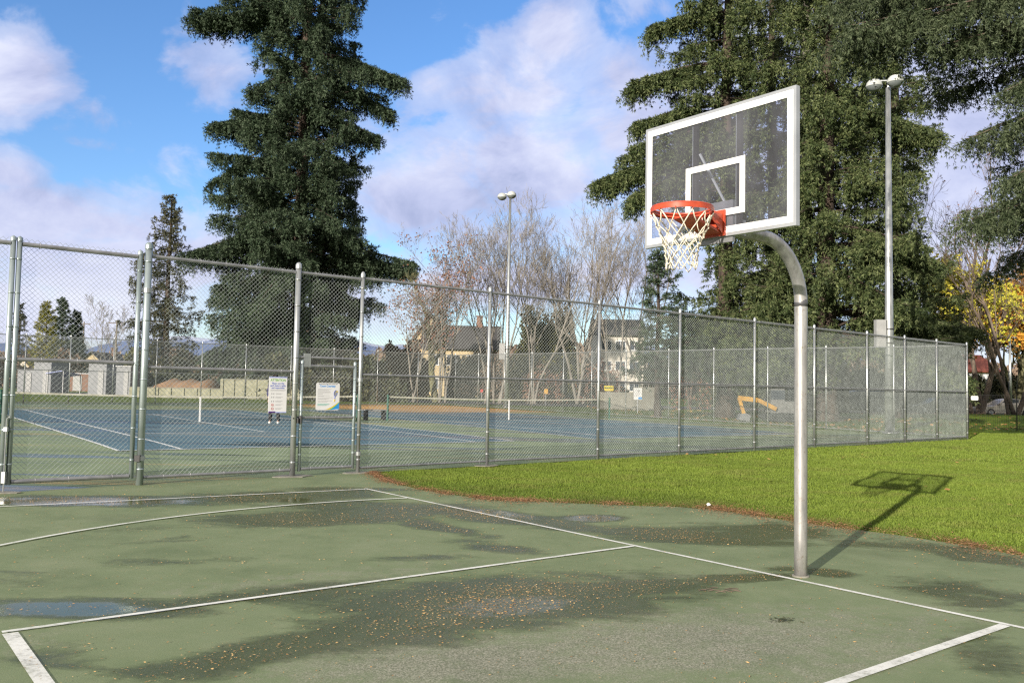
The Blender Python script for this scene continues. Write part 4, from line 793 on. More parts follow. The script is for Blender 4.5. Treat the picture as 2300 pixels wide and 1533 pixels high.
# right hand group
conifer('spruce with lit brown trunk standing directly behind the basketball net', 1630, 620, 52, [(-330, 1600, 1660), (-200, 1560, 1700), (-60, 1515, 1740), (0, 1500, 1745), (40, 1485, 1750), (90, 1500, 1760), (130, 1478, 1740), (180, 1470, 1770), (230, 1480, 1760), (280, 1475, 1760), (340, 1470, 1740), (400, 1480, 1730), (450, 1480, 1740), (500, 1520, 1720), (540, 1560, 1700), (600, 1585, 1680), (650, 1540, 1720), (720, 1450, 1780), (800, 1440, 1800)], 21, (M['spruce_right'], M['bark']),
        step=.64, nper=6, tuft=.30, hang=.55, dens=1.65, trunk_r=.52, gap=.25, extra=((1405, 196, 150, 4), (1420, 282, 240, 3), (1333, 410, 330, 5), (1400, 455, 370, 3), (1450, 60, 30, 3), (1395, 345, 300, 2)), name='spruce_tree')
conifer('tall spruce with bare dark trunk rising behind the hoop pole', 1858, 300, 50, [(-360, 1820, 1900), (-200, 1760, 1960), (-60, 1730, 2000), (40, 1720, 1990), (120, 1740, 1990), (200, 1730, 2030), (280, 1740, 2080), (340, 1750, 2090), (400, 1740, 2080), (450, 1730, 2060), (520, 1720, 2060), (600, 1700, 2110), (660, 1690, 2140), (700, 1680, 2150), (740, 1700, 2180), (800, 1720, 2160)], 22, (M['spruce_right'], M['bark']),
        step=.62, nper=6, tuft=.30, hang=.55, dens=1.65, trunk_r=.62, gap=.25, extra=((2115, 300, 250, 4), (2112, 600, 560, 4), (2195, 742, 700, 4), (1700, 520, 470, 3)), name='spruce_tree')
conifer('second trunk of the right spruce group, paler and a little further back', 1812, 120, 58, [(-360, 1790, 1840), (-100, 1740, 1880), (40, 1720, 1900), (200, 1740, 1880), (420, 1740, 1900), (600, 1720, 1900), (760, 1700, 1920)], 23, (M['spruce_right'], M['bark_pale']), step=.8, nper=4, tuft=.32, hang=.3, dens=.9, trunk_r=.50, gap=.3, name='spruce_tree')
conifer('young bluish spruce in front of its tall neighbours, pointed top beside the backboard corner', 1478, 700, 49, [(560, 1474, 1482), (585, 1462, 1496), (620, 1452, 1515), (660, 1448, 1540), (720, 1440, 1570), (780, 1420, 1610), (840, 1390, 1620)], 24, (M['spruce'], M['bark']), step=.30, nper=5, tuft=.26, hang=.05, dens=1.3, trunk_r=.18, gap=.05, name='spruce_tree', droop=.15)
conifer('low broad spruce filling the space above the fence left of the hoop pole', 1765, 760, 51, [(585, 1670, 1705), (600, 1640, 1740), (640, 1590, 1780), (690, 1560, 1830), (740, 1500, 1850), (790, 1460, 1860), (840, 1440, 1870)], 25, (M['spruce_right'], M['bark']), step=.34, nper=6, tuft=.28, hang=.3, dens=1.1, trunk_r=.2, gap=.1, name='spruce_tree')
conifer('broad dark spruce behind the right floodlight pole', 2010, 700, 56, [(-250, 1980, 2040), (0, 1930, 2070), (150, 1910, 2090), (250, 1900, 2120), (330, 1900, 2110), (420, 1900, 2080), (520, 1890, 2080), (600, 1880, 2130), (660, 1880, 2150), (720, 1860, 2190), (780, 1870, 2190)], 26, (M['spruce_right'], M['bark']), step=.8, nper=6, tuft=.30, hang=.5, dens=1.6, trunk_r=.5, gap=.25, name='spruce_tree')
conifer('spruce standing furthest back in the right group, seen only through the clear backboard', 1735, 300, 66, [(-300, 1700, 1770), (-100, 1650, 1830), (60, 1620, 1850), (250, 1600, 1870), (500, 1590, 1880), (800, 1580, 1890)], 27, (M['spruce_right'], M['bark']), step=.9, nper=5, tuft=.34, hang=.45, dens=1.4, trunk_r=.5, gap=.15, name='spruce_tree')
# overhanging spruce whose trunk stands outside the frame on the right
def overhang():
    global rng
    keep = rng; rng = np.random.default_rng(31); D = 27.5; X0 = atY(2560, 400, D)[0]; zg = float(terr(X0, D)); T = thing('spruce_tree', 'spruce leaning in from the right edge, its hanging boughs nearest to the camera', 'tree', (X0, D, zg))
    mb = MB(); tz = np.linspace(-.1, 19, 16); mb.tube(np.stack([X0 + tz * 0, D + tz * 0, tz], 1), .55 * (1 - tz / 21) ** .8, 12, False); mb.build('trunk', M['bark'], T, smooth=True)
    wood = MB(); out = []
    for (px, py, ay, n_, dep) in ((1915, 50, 0, 3, -3), (1930, 0, -50, 3, -2), (1960, -40, -60, 3, 0), (2065, 95, 30, 3, -1), (2045, -20, -80, 3, 2), (2090, 200, 110, 3, 1), (2130, 90, 30, 3, -2), (2150, 0, -60, 3, 1), (2200, 400, 320, 2, 0), (2260, 100, 20, 3, 2), (2150, 490, 430, 2, -2), (2230, 590, 500, 2, 1), (2290, 270, 180, 2, -3), (2280, 180, 80, 3, -2), (2250, -60, -150, 3, 2), (2220, 330, 250, 2, 3), (2185, 300, 190, 2, 0), (2262, 420, 330, 2, -1), (2290, 520, 440, 3, 1), (2215, 500, 420, 2, 2), (2295, 400, 300, 2, -3)):
        for kk in range(n_):
            q = atY(px + rng.normal(0, 18), py + rng.normal(0, 22), D + dep + rng.normal(0, .8)); b0_ = np.array([X0, D, atY(2560, ay, D)[2]]); v = q - b0_; Lh = hypot(v[0], v[1]); dv = np.array([v[0], v[1], 0]) / Lh
            s0 = .12; base = b0_; L0 = len(out); spray_branch(base, dv, Lh, v[2] / Lh + .22, .30, .08, .19, .55, 1.2, out, wood, .05, .3)
    wood.build('limb', M['bark_dark'], T); pp, dd, ll = (np.concatenate(x) for x in zip(*out)); mb = MB(); kites(mb, pp, dd, ll * .75, 5, .5, .09); mb.build('crown', M['spruce_near'], T, attr='tint'); rng = keep
overhang()

# ------------------------------------------------------------ bare and leafy broadleaf trees
def broadleaf(label, px, py_top, depth, spread, seed, mat, nstem=1, leafmat=None, leafp=0, up=.55, levels=4, r0=.22, name='bare_tree', leafsize=.16, forkz=.12, leafz=None, dense=1., base_py=None, nleaf=1, cat='tree'):
    global rng
    keep = rng; rng = np.random.default_rng(seed); p = atY(px, py_top, depth); xb = atY(px - (880 - py_top) * .035, 880, depth)[0]; zg = float(terr(xb, depth)); H = p[2] - zg; T = thing(name, label, cat, (xb, depth, zg))
    seg = [[], [], []]; tips = []   # trunk, limb, twig
    def grow(p, d, L_, r, lv):
        n = 7 if lv == 0 else (6 if lv == 1 else (4 if lv == 2 else 3)); pts = [p]; dirs = []
        for i in range(n):
            d = norm(d + rng.normal(0, .10 + .03 * lv, 3) + np.array([0, 0, up * .16])); p = p + d * L_ / n; pts.append(p); dirs.append(d)
        rr = np.linspace(r, r * .35, n + 1); b = 0 if lv == 0 else (1 if lv < 3 else 2)
        for i in range(n): seg[b].append((pts[i], pts[i + 1], rr[i], rr[i + 1]))
        if lv >= levels - 1: tips.append((pts[-1], dirs[-1])); 
        if lv >= levels: return
        nc = int({0: 9, 1: 8, 2: 6, 3: 4}.get(lv, 3) * dense)
        for k in range(nc):
            t = rng.uniform(.25 if lv else .3, 1); i = min(int(t * n), n - 1); f = t * n - i; q = pts[i] * (1 - f) + pts[i + 1] * f; a = rng.uniform(.35, .85) if lv else rng.uniform(.35, .7)
            sdir = norm(np.cross(dirs[i], rng.normal(0, 1, 3))); nd_ = norm(dirs[i] * cos(a) + sdir * sin(a) + np.array([0, 0, .18])); grow(q, nd_, L_ * rng.uniform(.38, .68) * (1.15 - .5 * t), rr[i] * .55, lv + 1)
    for k in range(nstem):
        a = rng.uniform(0, 6.28); tilt = rng.uniform(.0, spread) if nstem > 1 else .03; grow(np.array([xb + rng.normal(0, .15 * nstem ** .5), depth + rng.normal(0, .2), zg]), norm(np.array([cos(a) * tilt, sin(a) * tilt, 1])), H * (rng.uniform(.62, .84) if nstem > 1 else .84), r0 * rng.uniform(.6, 1), 0)
    for b, nm in ((0, 'trunk'), (1, 'limb'), (2, 'twigs')):
        if not seg[b]: continue
        a_, b_, ra, rb = (np.array(x) for x in zip(*seg[b])); sides = (7, 4, 3)[b]; ra = np.maximum(ra, .0085 * depth / 60); rb = np.maximum(rb, .0045 * depth / 60); d = norm(b_ - a_); u = norm(np.cross(d, np.array([.31, .22, .9]))); w_ = np.cross(d, u); an = np.arange(sides) * 2 * pi / sides
        e = (np.cos(an)[None, :, None] * u[:, None] + np.sin(an)[None, :, None] * w_[:, None]); V = np.concatenate([a_[:, None] + e * ra[:, None, None], b_[:, None] + e * rb[:, None, None]], 1).reshape(-1, 3)
        i = np.arange(sides); j = (i + 1) % sides; F = (np.arange(len(a_)) * 2 * sides)[:, None, None] + np.stack([i, j, j + sides, i + sides], 1)[None]; mb = MB(); mb.add(V, F.reshape(-1, 4)); mb.build(nm, mat, T, smooth=(b == 0))
    if leafmat:
        tp_, td = (np.array(x) for x in zip(*tips)); 
        if leafz: k = (tp_[:, 2] > leafz[0]) & (tp_[:, 2] < leafz[1]); tp_, td = tp_[k], td[k]
        k = rng.uniform(0, 1, len(tp_)) < leafp; tp_, td = tp_[k], td[k]
        if nleaf > 1: tp_ = np.repeat(tp_, nleaf, 0) + rng.normal(0, .28, (len(tp_) * nleaf, 3)); td = np.repeat(td, nleaf, 0)
        mb = MB(); kites(mb, tp_, norm(td + rng.normal(0, .5, td.shape)), np.full(len(tp_), leafsize), 2, .9, .42); mb.build('leaves', leafmat, T, attr='tint')
    rng = keep; return T
broadleaf('rusty leaved bare tree just right of the biggest spruce', 935, 625, 70, .35, 41, M['bark_pale'], 3, M['russet'], .16, dense=.75, r0=.10, leafsize=.15, nleaf=4)
broadleaf('bare tree with a few russet leaves left of the middle floodlight pole', 1005, 555, 71, .35, 42, M['bark_pale'], 4, M['russet'], .12, dense=.75, r0=.12, leafsize=.15, nleaf=4)
broadleaf('thick trunked mossy bare tree before the beige house', 985, 640, 72, .3, 43, M['bark_moss'], 1, r0=.34, dense=.9)
broadleaf('multi stemmed bare tree directly behind the middle floodlight pole', 1120, 475, 73, .22, 44, M['bark_pale'], 6, r0=.12, dense=.8)
broadleaf('slender bare tree right of the middle floodlight pole', 1210, 480, 75, .2, 45, M['bark_pale'], 5, r0=.11, dense=.8)
broadleaf('tall bare grey tree centred on the fence post right of the middle', 1325, 440, 79, .30, 46, M['bark_pale'], 5, r0=.15, dense=.8)
broadleaf('mossy leaning bare tree between the grey tree and the spruce group', 1395, 500, 77, .5, 47, M['bark_pale'], 3, r0=.13, dense=.85)
broadleaf('spreading bare tree behind the left edge of the backboard', 1455, 490, 82, .4, 48, M['bark_pale'], 4, r0=.13, dense=.8)
broadleaf('pale bare birch in front of the distant mountains', 243, 668, 140, .2, 49, M['bark_pale'], 2, r0=.16, dense=.8, name='birch_tree')
broadleaf('bare tree with thin brown crown in the sky gap near the right edge', 2140, 380, 78, .5, 50, M['bark_dark'], 3, M['russet'], .08, r0=.25, dense=.8)
broadleaf('maple with bright yellow leaves over the white house with red roof', 2210, 600, 66, .55, 51, M['bark_dark'], 4, M['yellow_leaf'], .5, r0=.26, dense=.75, leafsize=.24, leafz=(3.8, 12.5), nleaf=4, name='maple_tree')
broadleaf('maple with orange leaves at the right edge above the parked silver car', 2305, 640, 82, .7, 52, M['bark_moss'], 4, M['orange_leaf'], .6, r0=.34, dense=.8, leafsize=.3, nleaf=5, name='maple_tree')
broadleaf('thin bare tree leaning behind the overhanging spruce boughs', 2290, 420, 60, .6, 53, M['bark_dark'], 3, r0=.2, dense=.8)

def bush(label, x0, x1, ytop, depth, mat, seed, name='shrub', leaf=.3, n=5000, ry=None, cat='shrub'):
    global rng
    keep = rng; rng = np.random.default_rng(seed); a, b = atY(x0, ytop, depth), atY(x1, ytop, depth); cx = (a[0] + b[0]) / 2; rx = (b[0] - a[0]) / 2; zg = float(terr(cx, depth)); H = a[2] - zg; ry = ry or min(rx, 2.5)
    T = thing(name, label, cat, (cx, depth, zg)); d = norm(rng.normal(0, 1, (n, 3))); d[:, 2] = np.abs(d[:, 2]); f = 1 + .22 * np.sin(d[:, 0] * 6 + seed) * np.cos(d[:, 2] * 5 + seed * 2) + .15 * np.sin(d[:, 1] * 9 + d[:, 0] * 12 + seed); rr = rng.uniform(.62, 1, n) ** .6 * f
    p = np.stack([cx + d[:, 0] * rx * rr, depth + d[:, 1] * ry * rr, zg + d[:, 2] ** .8 * H * rr * .93], 1); mb = MB(); kites(mb, p, norm(d + rng.normal(0, .7, d.shape)), np.full(n, leaf), 2, .6, .32); mb.build('foliage', mat, T, attr='tint')
    w_ = MB()
    for k in range(7): w_.tube([[cx, depth, zg], [cx + rng.normal(0, rx * .4), depth + rng.normal(0, ry * .4), zg + H * .8]], [.08, .02], 5, False)
    w_.build('stem', M['bark_dark'], T); rng = keep; return T
bush('round olive green shrub right of the middle floodlight pole', 1160, 1295, 700, 82, M['olive'], 61, leaf=.34, n=9000)
bush('reddish brown shrub below the olive one', 1175, 1270, 815, 78, M['russet'], 62, n=1100, leaf=.18)
bush('rust orange shrub behind the right fence near the yellow warning sign', 1290, 1400, 800, 80, M['russet'], 63, n=1000, leaf=.18)
bush('orange brown shrub among the lower spruce boughs', 1500, 1600, 770, 72, M['russet'], 64, n=700, leaf=.18)
bush('brown leafless thicket in front of the beige house', 855, 960, 770, 88, M['brownbush'], 65, n=6000, leaf=.35)
bush('twiggy brown hedge right of the mossy trunk', 1010, 1180, 790, 90, M['brownbush'], 66, n=8000, leaf=.35)
bush('dark evergreen shrub at the foot of the biggest spruce', 560, 880, 800, 70, M['shrubdark'], 67, n=12000, leaf=.4)
bush('dark shrub under the thin conifer', 325, 470, 830, 78, M['shrubdark'], 68, n=6000)
bush('brown scrub beneath the golden cedar', 120, 180, 790, 105, M['brownbush'], 69, n=5000, leaf=.4)
bush('yellow green shrub behind the grey shed roof', 262, 330, 795, 100, M['olive'], 70, n=4000, leaf=.35)
bush('brown scrub at the far left edge', -40, 60, 800, 110, M['brownbush'], 71, n=4000, leaf=.4)
bush('dark shrub before the white house with red roof', 2165, 2215, 850, 74, M['shrubdark'], 72, n=4000, leaf=.25)
bush('dark hedge behind the parked silver car', 2205, 2400, 850, 86, M['shrubdark'], 73, n=12000, leaf=.3)
bush('dark hedge behind the black van, right part', 1850, 2050, 835, 82, M['shrubdark'], 74, n=9000, leaf=.35)
bush('pale orange twiggy shrub right of the hoop pole', 1860, 1905, 785, 70, M['brownbush'], 75, n=2500, leaf=.25)
bush('dark shrubs left of the brick house', 1560, 1720, 830, 84, M['shrubdark'], 76, n=7000, leaf=.35)
bush('dark hedge along the street in the middle distance', 1180, 1400, 850, 96, M['shrubdark'], 77, n=9000, leaf=.4)
bush('dark hedge right of the floodlight cabinet', 2030, 2180, 800, 84, M['shrubdark'], 78, n=9000, leaf=.35)

# far woodland mass and hills
mb = MB(); n = 60000; x = rng.uniform(-190, 190, n); y = rng.uniform(150, 200, n); hh = 7 + 2.5 * np.sin(x * .12) + 1.8 * np.sin(x * .31 + 2) + 1.2 * np.sin(x * .8 + y * .2); hh = np.where(x < -70, hh * .55 + 1, hh); z = hh * rng.uniform(0, 1, n) ** .6
kites(mb, np.stack([x, y, z], 1), norm(rng.normal(0, 1, (n, 3)) + [0, 0, .6]), np.full(n, 1.3), 2, .5, .3); o = mb.build('woodland', M['brownbush'], attr='tint'); tag(o, 'far brown line of leafless trees behind the houses', 'trees'); struct(o, 'stuff')
xs_ = np.linspace(-2600, 2600, 180); yy = np.linspace(0, 1, 14)
def hill(dist, h0, c, seed, name, amp):
    r = np.random.default_rng(seed); ph = r.uniform(0, 6, 8); prof = sum(np.sin(xs_ / 2600 * k * 7 + ph[i]) / k for i, k in enumerate((1, 2, 3, 5, 8, 13, 21))) * amp + h0
    V = np.array([[x_, dist + t * 900 - 0, prof[i] * sin(t * pi / 2) ** 1.2 - 5] for t in yy for i, x_ in enumerate(xs_)]); k = len(xs_); a = (np.arange(len(yy) - 1)[:, None] * k + np.arange(k - 1)[None]).ravel(); mb = MB(); mb.add(V, np.stack([a, a + 1, a + k + 1, a + k], 1))
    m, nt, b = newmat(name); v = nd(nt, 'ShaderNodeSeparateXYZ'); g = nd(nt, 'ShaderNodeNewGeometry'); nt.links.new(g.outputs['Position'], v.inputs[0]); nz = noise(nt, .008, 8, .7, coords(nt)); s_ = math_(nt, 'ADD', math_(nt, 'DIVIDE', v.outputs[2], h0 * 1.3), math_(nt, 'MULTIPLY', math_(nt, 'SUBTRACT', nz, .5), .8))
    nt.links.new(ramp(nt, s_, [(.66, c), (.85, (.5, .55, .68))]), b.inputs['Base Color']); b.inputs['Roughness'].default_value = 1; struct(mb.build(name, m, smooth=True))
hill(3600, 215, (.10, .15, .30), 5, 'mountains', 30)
# ------------------------------------------------------------ buildings
M['beige'] = simple('beige_render', (.52, .42, .26), (.42, .33, .20), 2, .9); M['palewall'] = simple('pale_stucco', (.60, .56, .50), (.5, .46, .41), 2, .9); M['whitewall'] = simple('white_stucco', (.82, .82, .82), (.74, .74, .75), 2, .9)
M['brick'] = simple('brown_brick', (.24, .13, .09), (.15, .09, .07), 12, .9, 0, .3, scl=(1, 1, 3)); M['roofdark'] = simple('dark_shingles', (.07, .065, .065), (.04, .04, .042), 6, .9, 0, .3, scl=(1, 1, 4)); M['roofred'] = simple('red_tiles', (.32, .09, .055), (.22, .06, .04), 5, .85, 0, .3, scl=(3, 1, 1))
M['roofgrey'] = simple('grey_roof', (.2, .2, .2), (.12, .12, .12), 5, .9); M['glass'] = plain('window_glass', (.05, .06, .08), .08); M['greenwall'] = simple('mossy_concrete_wall', (.34, .33, .24), (.22, .22, .15), 3, .95, 0, .3)
def house(name, label, px0, px1, depth, wall_h, roof_h, mats, ang=0., dd=8, wins=(), gable=False, chimney=False, door=None):
    a, b = atY(px0, 880, depth), atY(px1, 880, depth); cx = (a[0] + b[0]) / 2; W_ = b[0] - a[0]; zg = float(terr(cx, depth)); T = thing(name, label, 'house', (cx, depth, zg), ang)
    mb = MB(); mb.box([0, dd / 2, wall_h / 2 - .1], [W_, dd, wall_h + .2]); mb.build('wall', mats[0], T, local=True); mb = MB(); e = .5
    if gable:   # gable towards the camera
        mb2 = MB(); mb2.prism([(-W_ / 2, 0), (W_ / 2, 0), (0, roof_h)], [0, dd / 2, wall_h], [1, 0, 0], [0, 0, 1], [0, 1, 0], dd - .02); mb2.build('gable', mats[0], T, local=True)
        L_ = hypot(W_ / 2 + e, roof_h * (1 + 2 * e / W_)); an = atan2(roof_h, W_ / 2)
        for s_ in (-1, 1): mb.box([s_ * (W_ / 4 + e / 2), dd / 2, wall_h + roof_h / 2 - e * .25 + .1], [L_, dd + 2 * e, .15], [[cos(an), 0, -s_ * sin(an)], [0, 1, 0], [s_ * sin(an), 0, cos(an)]])
    else:
        an = atan2(roof_h, dd / 2); L_ = hypot(dd / 2 + e, roof_h * (1 + 2 * e / dd)); mb2 = MB(); mb2.prism([(-dd / 2, 0), (dd / 2, 0), (0, roof_h)], [0, dd / 2, wall_h], [0, 1, 0], [0, 0, 1], [1, 0, 0], W_ - .02); mb2.build('gable', mats[0], T, local=True)
        for s_ in (-1, 1): mb.box([0, dd / 2 + s_ * (dd / 4 + e / 2), wall_h + roof_h / 2 - e * .25 + .1], [W_ + 2 * e, L_, .15], [[1, 0, 0], [0, cos(an), -s_ * sin(an)], [0, s_ * sin(an), cos(an)]])
    rf = mb.build('roof', mats[1], T, local=True)
    if chimney: mb = MB(); mb.box([W_ * .25, dd * .5, wall_h + roof_h * .9], [.8, .8, roof_h * .9 + .8]); mb.box([W_ * .25, dd * .5, wall_h + roof_h * 1.35 + .45], [.95, .95, .12]); mb.build('chimney', M['brick'], rf, local=True)
    for (u, z, w_, h_) in wins:
        x = u * W_ / 2; mb = MB(); t = .09
        for dx, dz, sx_, sz in ((0, h_ / 2, w_ + t, t), (0, -h_ / 2, w_ + t, t), (-w_ / 2, 0, t, h_ - t), (w_ / 2, 0, t, h_ - t), (0, 0, .05, h_ - t)): mb.box([x + dx, -.05, z + dz], [sx_, .12, sz])
        f = mb.build('window', M['white'], T, local=True); mb = MB(); mb.box([x, -.02, z], [w_ - t, .06, h_ - t]); mb.build('pane', M['glass'], f, local=True)
    if door: mb = MB(); mb.box([door * W_ / 2, -.04, 1.02], [.95, .1, 2.04]); mb.build('door', M['brick'], T, local=True)
    return T
house('house', 'beige house mostly hidden by the mossy bare tree, left of the middle lamp', 948, 1112, 112, 6.2, 3.0, (M['beige'], M['roofdark']), 0, 9, [(u, z, 1.3, 1.3) for u in (-.7, -.2, .35, .75) for z in (1.6, 4.6)], chimney=True, door=.1)
house('house', 'narrow beige house tower with steep gable behind the bare trees', 925, 1000, 118, 7.4, 3.4, (M['beige'], M['roofgrey']), 0, 8, [(u, z, 1.2, 1.3) for u in (-.4, .4) for z in (2, 5)], gable=True)
house('house', 'pale house behind the bare trees right of the middle', 1340, 1445, 116, 8.6, 2.2, (M['palewall'], M['roofdark']), 0, 9, [(u, z, 1.3, 1.2) for u in (-.6, 0, .6) for z in (1.7, 4.4, 7.1)])
house('house', 'brown brick house with tall white framed windows, left of the hoop pole', 1655, 1845, 84, 4.6, 2.2, (M['brick'], M['roofgrey']), 0, 9, [(-.35, 3.2, 1.0, 1.7), (-.02, 3.2, 1.3, 1.8), (.32, 3.2, 1.3, 1.8), (.7, 3.2, 1.2, 1.8), (-.75, 3.2, 1.0, 1.6), (.05, 1.0, 1.4, 1.2)], door=.45)
house('house', 'bright white house with red tile roof behind the right end of the fence', 2140, 2236, 98, 4.4, 1.8, (M['whitewall'], M['roofred']), 0, 8, [(.1, 3.1, 1.2, 1.0), (.62, 3.0, .9, 1.0), (.5, 1.2, 1.2, 1.0)])
house('house', 'white and grey house behind the sparse conifers, seen over the fence', 1640, 1700, 120, 8.6, 1.5, (M['palewall'], M['roofgrey']), 0, 8, [(-.3, 7.4, 1.2, 1.2), (.4, 7.4, 1.2, 1.2)])
house('house', 'small cream house with dark roof and pointed gable beyond the gate', 172, 232, 150, 3.9, 2.0, (M['beige'], M['roofdark']), 0, 12, [(0, 2.6, 1.4, 1.2)], gable=True, chimney=True)
house('house', 'long low house with dark roof right of the cream gable', 215, 300, 158, 3.6, 1.8, (M['palewall'], M['roofdark']), 0, 8, [(-.5, 2.2, 1.4, 1.1), (.4, 2.2, 1.4, 1.1)])
house('house', 'low house with sloping tan roof at the far left', 20, 72, 120, 2.3, 1.5, (M['palewall'], M['beige']), 0, 8, [(0, 1.4, 1.1, .9)], gable=True)
# sheds, containers
def shed(label, px0, px1, ytop, depth, mat, name='shed', ribs=True, dd=3, cat='shed'):
    a, b = atY(px0, ytop, depth), atY(px1, ytop, depth); cx = (a[0] + b[0]) / 2; zg = float(terr(cx, depth)); H = a[2] - zg; W_ = b[0] - a[0]; T = thing(name, label, cat, (cx, depth, zg)); mb = MB(); mb.box([cx, depth + dd / 2, zg + H / 2], [W_, dd, H]); mb.build('wall', mat, T)
    mb = MB(); mb.box([cx, depth + dd / 2, zg + H + .04], [W_ + .12, dd + .12, .08]); mb.build('roof', M['galv_dull'], T)
    mb = MB(); 
    for k in range(max(3, int(W_ / .5))): mb.box([cx - W_ / 2 + .15 + k * (W_ - .3) / max(2, int(W_ / .5) - 1), depth - .02, zg + H / 2], [.06, .05, H - .06])
    if ribs: mb.build('cladding_rib', M['greylight'], T)
    mb = MB(); mb.box([cx + W_ * .2, depth - .03, zg + min(1.0, H * .45)], [min(.9, W_ * .3), .04, min(2., H * .85)]); mb.build('door', M['grey'], T); return T
shed('tall grey panel shed below the golden cedar, taller of the left pair', 77, 116, 812, 74, M['greylight'], ribs=False)
shed('low wide grey shed at the far left beside the taller one', 40, 77, 830, 76, M['greylight'], ribs=False)
shed('grey corrugated container with cream base right of the blue tarp', 200, 240, 813, 72, M['greylight'], ribs=False)
shed('grey container with lattice panel, rightmost before the cream wall', 262, 294, 823, 71, M['greylight'], ribs=False)
shed('brown low garage roofed building behind the cream wall', 116, 200, 838, 90, M['brick'], ribs=False)
# cream panel wall
def wallrun(label, px0, px1, ytop, depth, name='wall', mat=None, n=9, h=None):
    a, b = atY(px0, ytop, depth), atY(px1, ytop, depth); zg = float(terr((a[0] + b[0]) / 2, depth)); H = a[2] - zg; T = thing(name, label, 'wall', (a[0], depth, zg)); mb = MB(); mb.box([(a[0] + b[0]) / 2, depth, zg + H / 2], [b[0] - a[0], .18, H]); mb.build('panel', mat or M['greenwall'], T)
    for k in range(n + 1): x = a[0] + (b[0] - a[0]) * k / n; mb = MB(); mb.box([x, depth - .12, zg + H / 2 + .02], [.22, .10, H + .04]); mb.build('pilaster', mat or M['greenwall'], T)
    mb = MB(); mb.box([(a[0] + b[0]) / 2, depth, zg + H + .04], [b[0] - a[0] + .1, .26, .06]); mb.build('coping', M['concrete'], T); return T
wallrun('low cream panel wall left of the biggest spruce, behind the tennis net', 296, 499, 870, 66, n=7)
wallrun('greenish taller panel wall under the biggest spruce', 500, 700, 852, 68, n=8)
M['rustslope'] = simple('leaf_covered_bank', (.36, .22, .12), (.24, .14, .08), 4, 1); mb = MB(); a, b = atY(345, 860, 72), atY(500, 860, 72); xs2 = np.linspace(a[0], b[0], 20); V = []
for k, (dy, dz) in enumerate(((-3, 0), (-1.2, 1.5), (1, 2.0), (4, .2))): V += [[x, 72 + dy, float(terr(x, 72)) + .72 * dz * (.95 + .07 * sin(i * 1.3 + k)) * min(1, i / 3 + .2, (19 - i) / 3 + .2)] for i, x in enumerate(xs2)]
a_ = (np.arange(3)[:, None] * 20 + np.arange(19)[None]).ravel(); mb.add(V, np.stack([a_, a_ + 1, a_ + 21, a_ + 20], 1)); tag(mb.build('leaf_pile', M['rustslope'], smooth=True), 'bank of orange brown leaves heaped behind the cream panel wall', 'leaf pile')
# concrete barriers and site things behind the right fence
def barrier(label, px, w_, h, depth, tilt=0.):
    c = atY(px, 880, depth); zg = float(terr(c[0], depth)); T = thing('concrete_barrier', label, 'barrier', (c[0], depth, zg), tilt); mb = MB(); mb.prism([(-.32, 0), (.32, 0), (.32, .12), (.14, .4), (.09, h), (-.09, h), (-.14, .4), (-.32, .12)], [0, 0, 0], [0, 1, 0], [0, 0, 1], [1, 0, 0], w_); mb.build('block', M['concrete'], T, local=True); mb = MB(); mb.box([w_ * .25, -.3, .05], [.3, .14, .1]); mb.build('lifting_slot', M['black'], T, local=True); return T
barrier('long concrete barrier right of the yellow warning sign', 1395, 3.2, 1.25, 64); barrier('short concrete barrier standing behind the white notice board', 1446, 1.6, 1.65, 63, .3); barrier('slanted concrete barrier right of the white notice board', 1476, 1.5, 1.6, 65, 1.2)
def board_sign(label, px0, px1, y0, y1, depth, mat, cat='sign', post_=True, name='sign', onfence=None):
    a, b = atY(px0, y1, depth), atY(px1, y0, depth); T = thing(name, label, cat, (a[0], depth, float(terr(a[0], depth)))); mb = MB(); mb.prism([(x, z) for x, z in rrect(b[0] - a[0], b[2] - a[2], .04)], [a[0], depth, a[2]], [1, 0, 0], [0, 0, 1], [0, -1, 0], .02); mb.build('panel', mat, T)
    if post_: mb = MB(); x = (a[0] + b[0]) / 2; mb.cyl([x, depth + .04, float(terr(x, depth)) - .1], [x, depth + .04, b[2] - .05], .035, n=8); mb.build('post', M['galv_dull'], T)
    return T, a, b
T, a, b = board_sign('white notice board on a post in front of the concrete barriers', 1423, 1442, 871, 897, 56, M['signwhite']); mb = MB(); mb.box([b[0] - .12, 55.985, a[2] + .10], [.22, .01, .14]); mb.build('logo', M['ink_lblue'], T)
mb = MB()
for k in range(7): mb.box([(a[0] + b[0]) / 2 - .03, 55.985, b[2] - .1 - k * .07], [(b[0] - a[0]) * (.75 - .12 * (k % 3)), .008, .018])
mb.build('small_print', M['ink_grey'], T)
T, a, b = board_sign('small yellow warning sign hung on the far fence left of the barriers', 1357, 1378, 866, 877, 55.5, M['ink_yellow'], post_=False); mb = MB(); mb.box([(a[0] + b[0]) / 2, 55.985 - .5, (a[2] + b[2]) / 2], [(b[0] - a[0]) * .92, .008, .05]); mb.build('bar', M['black'], T)
text('WARNING', .15, M['ink_green'], T, [(a[0] + b[0]) / 2, 55.485, b[2] - .15], [1, 0, 0], [0, 0, 1], 'lettering', 'CENTER', 0, .75)
board_sign('small white sign on the black wire fence at the right end', 2181, 2197, 889, 898, 43.3, M['signwhite'], post_=False)
board_sign('small orange sign in front of the blue cabin', 1222, 1231, 873, 884, 70, M['yellow'])
T, a, b = board_sign('round red stop light marker on a thin post right of the blue tents', 1079, 1085, 874, 880, 84, M['red'])
